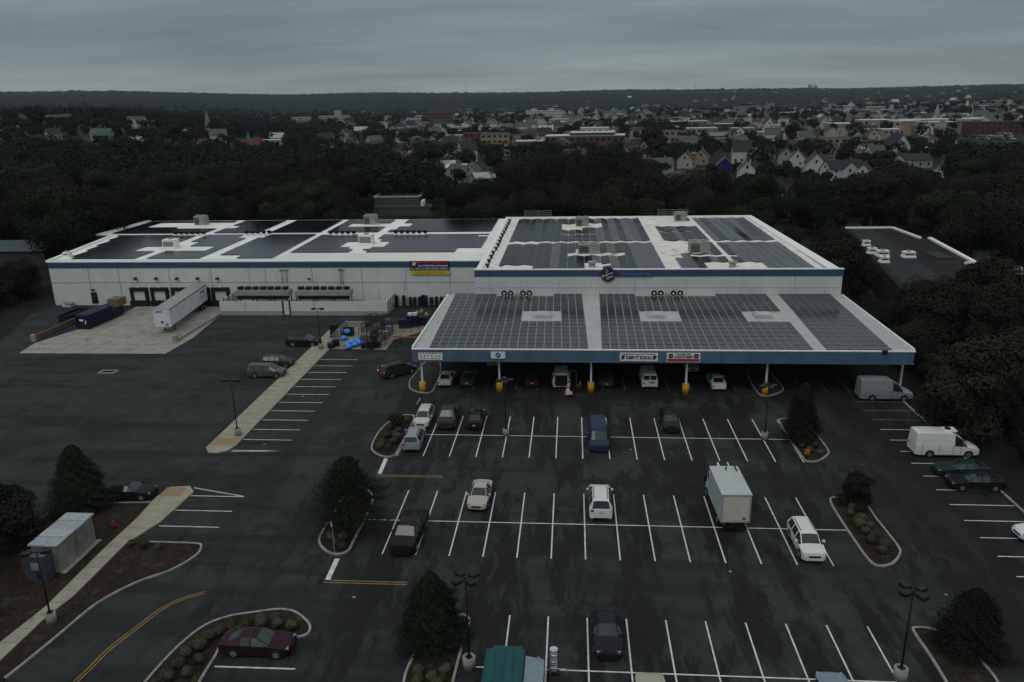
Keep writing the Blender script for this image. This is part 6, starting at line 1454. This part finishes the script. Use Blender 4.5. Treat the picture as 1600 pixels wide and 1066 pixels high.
while kk<620:
    px=rnd.uniform(480,1600); D=rnd.uniform(620,2300); X=D*math.tan(a_of(px))
    if px<700 and rnd.random()<.6: continue
    if any((X-a)**2+(D-c_)**2<14**2 for a,c_ in near_fix): continue
    w_,d_,h_=rnd.uniform(8,14),rnd.uniform(7,10),rnd.uniform(4.5,7.5); flat=rnd.random()<.35
    if flat: w_*=1.7; d_*=1.3
    T=Matrix.Translation((X,D,hill(X,D)))@Matrix.Rotation(rnd.uniform(-.3,1.9) if not flat else rnd.uniform(-.2,.2),4,'Z'); wm=rnd.choice((0,0,1,2,3,3)); rm=rnd.choice((4,5,6))
    b.box(-w_/2,w_/2,-d_/2,d_/2,-2,h_,wm,T)
    if flat: b.box(-w_/2-.2,w_/2+.2,-d_/2-.2,d_/2+.2,h_,h_+.4,rnd.choice((6,6,7,4)),T)
    else:
        rh_=rnd.uniform(2.6,4.2); q=[T@Vector(v) for v in ((-w_/2-.3,-d_/2-.4,h_-.2),(w_/2+.3,-d_/2-.4,h_-.2),(w_/2+.3,0,h_+rh_),(-w_/2-.3,0,h_+rh_),(w_/2+.3,d_/2+.4,h_-.2),(-w_/2-.3,d_/2+.4,h_-.2),(-w_/2,-d_/2,h_),(-w_/2,d_/2,h_),(-w_/2,0,h_+rh_-.1),(w_/2,-d_/2,h_),(w_/2,d_/2,h_),(w_/2,0,h_+rh_-.1))]
        b.poly([q[0],q[1],q[2],q[3]],rm); b.poly([q[4],q[5],q[3],q[2]],rm); b.poly([q[6],q[7],q[8]],wm); b.poly([q[9],q[10],q[11]],wm)
    for sd_ in (-1,1): 
        for zz in (1.2,3.6): b.box(sd_*w_*.25-.5,sd_*w_*.25+.5,-d_/2-.05,-d_/2,zz,zz+1.2,8,T)
    near_fix.append((X,D)); kk+=1
tag(b.build('far_houses',[HW['white'],HW['cream'],HW['grey'],HW['tan'],RF['dark'],RF['brown'],RF['grey'],RF['white'],M['dark']]),'mass of small pale houses and sheds packed in the farther parts of town','houses',kind='stuff')
# ---- town trees and the deeper wood: past the individually built trees, one mass
C_=[];N_=[];S_=[]
def addtree(X,Y,h,r,n,size,z=None):
    c,nn,s=lobes_pts([(0,0,h*.62,r*.8,r*.8,h*.36)]+[(random.uniform(-.5,.5)*r,random.uniform(-.5,.5)*r,h*random.uniform(.45,.8),r*.5,r*.5,r*.42) for _ in range(5)],n,size)
    C_.append(c+np.array([X,Y,hill(X,Y) if z is None else z])); N_.append(nn); S_.append(s)
for (D,X,Y,w) in rest: addtree(X,Y,random.uniform(12,16.5),random.uniform(5,7.2),900,.55)
k=0
housexy=np.array(near_fix)
town_tr=0
while town_tr<4700:
    px=random.uniform(-60,1680); D=205*math.exp(random.random()**.85*2.33)
    X=D*math.tan(a_of(px))
    if wood_here(X,D) : continue
    lowz=(690<px<800 and D<330) or (985<px<1455 and D<385)
    if D<262 and not lowz: continue
    if 690<px<800 and 330<D<440 and random.random()<.8: continue
    dd=np.min(np.hypot(housexy[:,0]-X,housexy[:,1]-D))
    if dd<(9.5 if D<900 else 8): continue
    if px>820 and 385<D<620 and random.random()<.5: continue
    # keep sight lines to the townhouses: low gardens in front of them
    near=[(a,c_) for a,c_ in near_fix[:len(hl)] if 0<c_-D<60 and abs(a-X)<9]
    if near and random.random()<.9: continue
    hs_=.55 if px<480 and 400<D<650 else .5 if lowz else 1.
    if 1475<px<1580 and 420<D<610: continue
    dense=noise.noise(Vector((X/130,D/200,4)))
    if px>560 and D>500 and dense<.16 and random.random()<.86: continue
    h=(random.uniform(7,12.5) if px>650 else random.uniform(9,15))*hs_; r=h*random.uniform(.38,.52)
    n=int(max(60,min(700,260000/D**1.05/2))); addtree(X,D,h,r,n,max(.5,D*.0011)*random.uniform(.8,1.2)); town_tr+=1
o=quads('town_trees',np.concatenate(C_),np.concatenate(N_),np.concatenate(S_),FAR); tag(o,'mass of dark treetops filling the town and the far side of the wood','trees',kind='stuff')
# ---- neighbouring flat-roofed building to the right with its car park
t=empty('flat_roof_building',(66,150,0),0,'dark flat-roofed building with bright white parapet edges to the right','building')
pp=[(60.5,116.2),(64.3,116.2),(65.6,126.8),(69.6,126.8),(70.5,141.0),(71.0,142.0),(74.0,167.0),(72.2,167.2),(71.7,180.8),(58.5,181.0)]
pp=[(50,116.4),(64.4,116.4),(65.2,128.0),(68.2,128.0),(69.3,141.5),(71.2,142.0),(74.0,167.2),(72.2,167.4),(71.7,181.0),(61.5,181.0)]
b=MB(); b.prism(pp,0,5.6); 
def lc(b,t):
    for i,v in enumerate(b.v): b.v[i]=(v[0]-t.location.x,v[1]-t.location.y,v[2])
    return b
lc(b,t).build('wall',mat('dull_brick',(.035,.022,.018),.9),t)
b=MB(); b.prism(pp,5.605,5.7); lc(b,t).build('roof',M['brown_roof'],t)
b=MB(); b.prism([(52.5,126),(60,126),(67,180.4),(62.3,180.4)],5.71,5.74); lc(b,t).build('roof_membrane',mat('grey_gravel_roof',(.026,.029,.031),.9,var=.35,scale=.5,dirt=((.025,.025,.027),.55,.25)),t)
def strip(b,p,q,w,z0,z1):
    d=Vector((q[0]-p[0],q[1]-p[1],0)).normalized(); n=Vector((-d.y,d.x,0))*w/2
    b.prism([(p[0]-n.x,p[1]-n.y),(q[0]-n.x,q[1]-n.y),(q[0]+n.x,q[1]+n.y),(p[0]+n.x,p[1]+n.y)],z0,z1)
b=MB()
for i,(p,q) in enumerate(((pp[0],pp[1]),(pp[1],pp[2]),(pp[4],pp[5]),(pp[5],pp[6]),(pp[7],pp[8]),(pp[8],pp[9]))): strip(b,p,q,(.5,.9,.5,.8,.6,.5)[i],5.7,6.05+.003*i)
lc(b,t).build('parapet',M['edge'],t)
b=MB(); b.box(66.5,69.5,146,152,5.71,5.9); lc(b,t).build('roof_hatch',RF['dark'],t)
b=MB(); b.prism([(40.5,116),(57,116),(58.5,183),(44,183)],-.04,-.01); b.prism([(66,105),(110,105),(110,160),(75,160)],-.04,-.01); tag(b.build('neighbour_car_park',M['lot2']),kind='structure')
b=MB()
for k_ in range(9): lineseg(b,47,150+k_*3,52,150+k_*3,.12,-.005)
tag(b.build('neighbour_parking_lines',M['line']),kind='structure')
def small_cars(lst,group,lab):
    proto=None
    for (px,py,rz,c_,l) in lst:
        q=at_ground(px,py) if py<300 else at(px,py)
        t=empty('parked_car',q,rz,l or lab,'car',group)
        b=MB(); L_=2.3
        b.prism([(-L_,-.9),(L_-.2,-.9),(L_,-.5),(L_,.5),(L_-.2,.9),(-L_,.9)],.3,.85)
        b2=MB(); P0=[(-1.9,-.85,.85),(1.1,-.85,.85),(1.1,.85,.85),(-1.9,.85,.85)]; P1=[(-1.4,-.7,1.4),(.4,-.7,1.4),(.4,.7,1.4),(-1.4,.7,1.4)]
        for i in range(4): b2.poly([P0[i],P0[(i+1)%4],P1[(i+1)%4],P1[i]])
        b.poly(P1); b.build('body',c_,t); b2.build('window',M['glass'],t)
        for x in (-1.4,1.45):
            for s_ in (-1,1): w_=MB(); w_.tube((x,s_*.7,.33),(x,s_*.92,.33),.33,n=10); w_.build('wheel',M['black'],t)
ru=None
for px,py,sz in ((1353,386,1.3),(1362,398,1.5),(1378,402,2.0),(1381,412,1.4),(1419,404,2.0)):
    q=at(px,py-2,5.76); rooftop_unit((q.x,q.y,5.75),(sz,sz*.7,1.0),'pale rooftop unit on the neighbouring dark flat roof, half hidden by trees','membrane',1,'units on the neighbouring roof')
if 0: small_cars([(1353,386,.1,white,None),(1346,396,.2,silver,None),(1366,396,.3,white2,None),(1358,403,0,silver,None),(1378,403,0,white,None),(1381,411,.1,silver,None),(1419,404,.0,white,None),(1424,408,.1,silver,None),(1389,420,.1,white,None),(1369,417,.3,silver,None)],'cars behind the trees at the neighbouring building','pale car parked beside the neighbouring flat roof, half hidden by trees')
small_cars([(1562,425,.2,silver,None),(1578,424,0,white,None),(1585,432,.1,silver,None),(1575,440,.1,char,None),(1590,447,.1,silver,None),(1580,455,0,redp,None),(1592,463,.1,silver,None),(1575,470,.2,gsil,None),(1596,478,.1,white,None)],'cars at the far right edge','car parked at the right photo edge beside the white parapet')
small_cars([(1585,510,.2,white,'pale car glinting through the trees at the right edge, left one of two'),(1598,516,.1,silver,'silver car at the right edge just below the pale glinting one'),(1442,536,.1,white,'white car glimpsed through the trees right of the canopy corner')],'cars glimpsed between the trees','x')
lot=[]
for r_ in range(3):
    for i in range(13): lot.append((1480+i*8+r_*3,210+r_*4.2,1.5+rnd.uniform(-.1,.1),rnd.choice([white,silver,lsil,char,black,redp if i==4 else gsil]),None))
small_cars(lot,'cars of the far car lot','tiny car in the rows of the far car lot before the dark brick block')
# pale house corner at the left edge and green kiosk at right
t=empty('side_building',at(30,388,0),0,'low building with a teal grey metal roof at the left photo edge','building')
q=at(0,380,4.5); t.location=(q.x,q.y,0)
b=MB(); b.box(-3,14,-5,5,0,3.6); b.build('wall',mat('dim_wall2',(.05,.05,.05),.9),t); b=MB(); b.poly([(-3.2,-5.6,3.5),(14.4,-5.6,3.5),(14.4,0,5.2),(-3.2,0,5.2)]); b.poly([(14.4,5.6,3.5),(-3.2,5.6,3.5),(-3.2,0,5.2),(14.4,0,5.2)]); b.build('roof',mat('teal_roof',(.06,.085,.085),.7),t); b=MB(); b.box(-6,-3.3,-6,4,0,5.2); b.poly([(-6,-6.02,5.2),(-3.3,-6.02,5.2),(-4.6,-6.02,6.6)]); b.build('gable',HW['grey'],t)
t=empty('kiosk',at(1532,412,0),.1,'small pale green kiosk above the right end of the neighbouring roof','kiosk'); b=MB(); b.box(-2,2,-1.5,1.5,0,2.6); b.build('wall',HW['green'],t); b=MB(); b.box(-2.3,2.6,-1.8,1.8,2.6,2.8); b.build('roof',RF['pale'],t)
# building among the wood behind the wing
t=empty('woodland_building',(-57.5,262,0),.02,'flat-roofed building with a pale roof edge showing in the wood behind the wing','building')
b=MB(); b.box(-7.5,7.5,-8,8,0,4.9); b.box(-6,15,-16,-8.01,0,2.6); b.build('wall',mat('dim_wall',(.07,.07,.07),.9),t); b=MB(); b.box(-7.5,7.5,-8,8,4.905,5.0); b.box(-6.1,15.1,-16.1,-8.02,2.6,2.8); b.build('roof',RF['dark'],t)
b=MB(); b.box(-7.6,7.6,-8.1,-7.8,5.0,5.35); b.box(7.3,7.6,-7.8,8,5.0,5.3); b.box(-7.6,-7.3,-7.8,8,5.0,5.3); b.build('parapet',HW['white'],t)
b=MB(); b.box(9,9.6,-14,-9,2.8,4.4); b.build('chimney',M['edge'],t)
b=MB(); b.box(6,7,4,5,5,6.6); b.build('vent',M['tan'],t)
# lit street lamp in the wood at right
q=at(1222,306,7.5); t=empty('street_lamp',(q.x,q.y,0),0,'street lamp with a lit white head glowing in the wood right of the store','street lamp'); b=MB(); b.tube((0,0,0),(0,0,10.5),.08,n=6); b.build('pole',M['pole'],t); 
qq=at_plane(1222,305,q.y); b=MB(); b.ball((0,-.3,qq.z),.18,8); b.build('lamp_head',mat('lit_lamp',(.9,.9,.8),.4,emit=((1,.95,.8),3.5)),t)
# ================================================================== HAZE, SKY, LIGHT
b=MB(); b.box(-8200,8200,-2500,8200,-2.0,190)
m=bpy.data.materials.new('haze'); m.use_nodes=True; N=m.node_tree.nodes; N.remove(N['Principled BSDF']); pv=N.new('ShaderNodeVolumePrincipled'); pv.inputs['Color'].default_value=(.70,.86,1,1); pv.inputs['Density'].default_value=.000040; pv.inputs['Anisotropy'].default_value=.1; m.node_tree.links.new(pv.outputs[0],N['Material Output'].inputs['Volume'])
hz=b.build('haze',m); tag(hz,kind='stuff')
w=bpy.data.worlds.new('World'); SC.world=w; w.use_nodes=True; N=w.node_tree.nodes; L=w.node_tree.links; bg=N['Background']
SUN_EL=R(52); SUN_AZ=R(205)
sky=N.new('ShaderNodeTexSky'); sky.sky_type='NISHITA'; sky.sun_disc=False; sky.sun_elevation=SUN_EL; sky.sun_rotation=SUN_AZ; sky.dust_density=3
tc=N.new('ShaderNodeTexCoord'); sx=N.new('ShaderNodeSeparateXYZ'); L.new(tc.outputs['Generated'],sx.inputs[0])
# cloud deck: project the direction on a flat layer so that the bands close up towards the horizon
mz_=N.new('ShaderNodeMath'); mz_.operation='ADD'; mz_.inputs[1].default_value=.10; L.new(sx.outputs[2],mz_.inputs[0])
def dv(o):
    n=N.new('ShaderNodeMath'); n.operation='DIVIDE'; L.new(o,n.inputs[0]); L.new(mz_.outputs[0],n.inputs[1]); return n.outputs[0]
cb=N.new('ShaderNodeCombineXYZ'); L.new(dv(sx.outputs[0]),cb.inputs[0]); L.new(dv(sx.outputs[1]),cb.inputs[1])
mp=N.new('ShaderNodeMapping'); mp.inputs['Scale'].default_value=(.34,.8,1); mp.inputs['Rotation'].default_value=(0,0,.12); L.new(cb.outputs[0],mp.inputs['Vector'])
nz=N.new('ShaderNodeTexNoise'); nz.inputs['Scale'].default_value=1.2; nz.inputs['Detail'].default_value=7; nz.inputs['Roughness'].default_value=.55; L.new(mp.outputs[0],nz.inputs['Vector'])
rp=N.new('ShaderNodeValToRGB'); e=rp.color_ramp.elements
for el in list(e)[1:]: e.remove(el)
# cloud brightness by height: paler at the horizon, slate band above, brighter overhead as under any thick overcast
stops=[(0.0,(.545,.575,.52)),(.015,(.49,.54,.505)),(.035,(.40,.475,.475)),(.055,(.335,.42,.45)),(.085,(.325,.42,.46)),(.13,(.36,.455,.49)),(.2,(.40,.49,.52)),(.4,(.68,.74,.77)),(1.0,(1.2,1.26,1.26))]
e[0].position=0; e[0].color=(*stops[0][1],1)
for p_,c_ in stops[1:]: x=e.new(p_); x.color=(*c_,1)
L.new(sx.outputs[2],rp.inputs['Fac'])
mr=N.new('ShaderNodeMapRange'); mr.inputs[1].default_value=.34; mr.inputs[2].default_value=.66; mr.inputs[3].default_value=.84; mr.inputs[4].default_value=1.16; L.new(nz.outputs['Fac'],mr.inputs[0])
ml=N.new('ShaderNodeVectorMath'); ml.operation='SCALE'; L.new(rp.outputs[0],ml.inputs[0]); L.new(mr.outputs[0],ml.inputs['Scale'])
nzb=N.new('ShaderNodeTexNoise'); nzb.inputs['Scale'].default_value=.45; nzb.inputs['Detail'].default_value=4; mpb=N.new('ShaderNodeMapping'); mpb.inputs['Scale'].default_value=(.6,.8,1); mpb.inputs['Location'].default_value=(3.1,1.7,0); L.new(cb.outputs[0],mpb.inputs['Vector']); L.new(mpb.outputs[0],nzb.inputs['Vector']); mrb=N.new('ShaderNodeMapRange'); mrb.inputs[1].default_value=.35; mrb.inputs[2].default_value=.65; mrb.inputs[3].default_value=.86; mrb.inputs[4].default_value=1.16; L.new(nzb.outputs['Fac'],mrb.inputs[0]); ml2=N.new('ShaderNodeVectorMath'); ml2.operation='SCALE'; L.new(ml.outputs[0],ml2.inputs[0]); L.new(mrb.outputs[0],ml2.inputs['Scale']); ml=ml2
s2=N.new('ShaderNodeVectorMath'); s2.operation='SCALE'; s2.inputs['Scale'].default_value=.012; L.new(sky.outputs[0],s2.inputs[0])
ad=N.new('ShaderNodeVectorMath'); ad.operation='ADD'; L.new(ml.outputs[0],ad.inputs[0]); L.new(s2.outputs[0],ad.inputs[1])
L.new(ad.outputs[0],bg.inputs['Color']); bg.inputs['Strength'].default_value=1.0
sd=bpy.data.lights.new('sun','SUN'); sd.energy=.85; sd.angle=R(28); sd.color=(1,.96,.92); so=bpy.data.objects.new('sun',sd); COL.objects.link(so)
dirv=Vector((math.sin(SUN_AZ)*math.cos(SUN_EL),math.cos(SUN_AZ)*math.cos(SUN_EL),math.sin(SUN_EL))); so.rotation_euler=dirv.to_track_quat('Z','Y').to_euler()
vs=SC.view_settings; vs.view_transform='Standard'; vs.look='None'; vs.gamma=1; vs.use_curve_mapping=False; vs.exposure=-.93
SC.render.engine='CYCLES'; cy_=SC.cycles; cy_.use_denoising=True; cy_.max_bounces=5; cy_.diffuse_bounces=2; cy_.glossy_bounces=3; cy_.volume_bounces=0; cy_.transparent_max_bounces=4; cy_.caustics_reflective=False; cy_.caustics_refractive=False
print('objects',len(SC.objects))
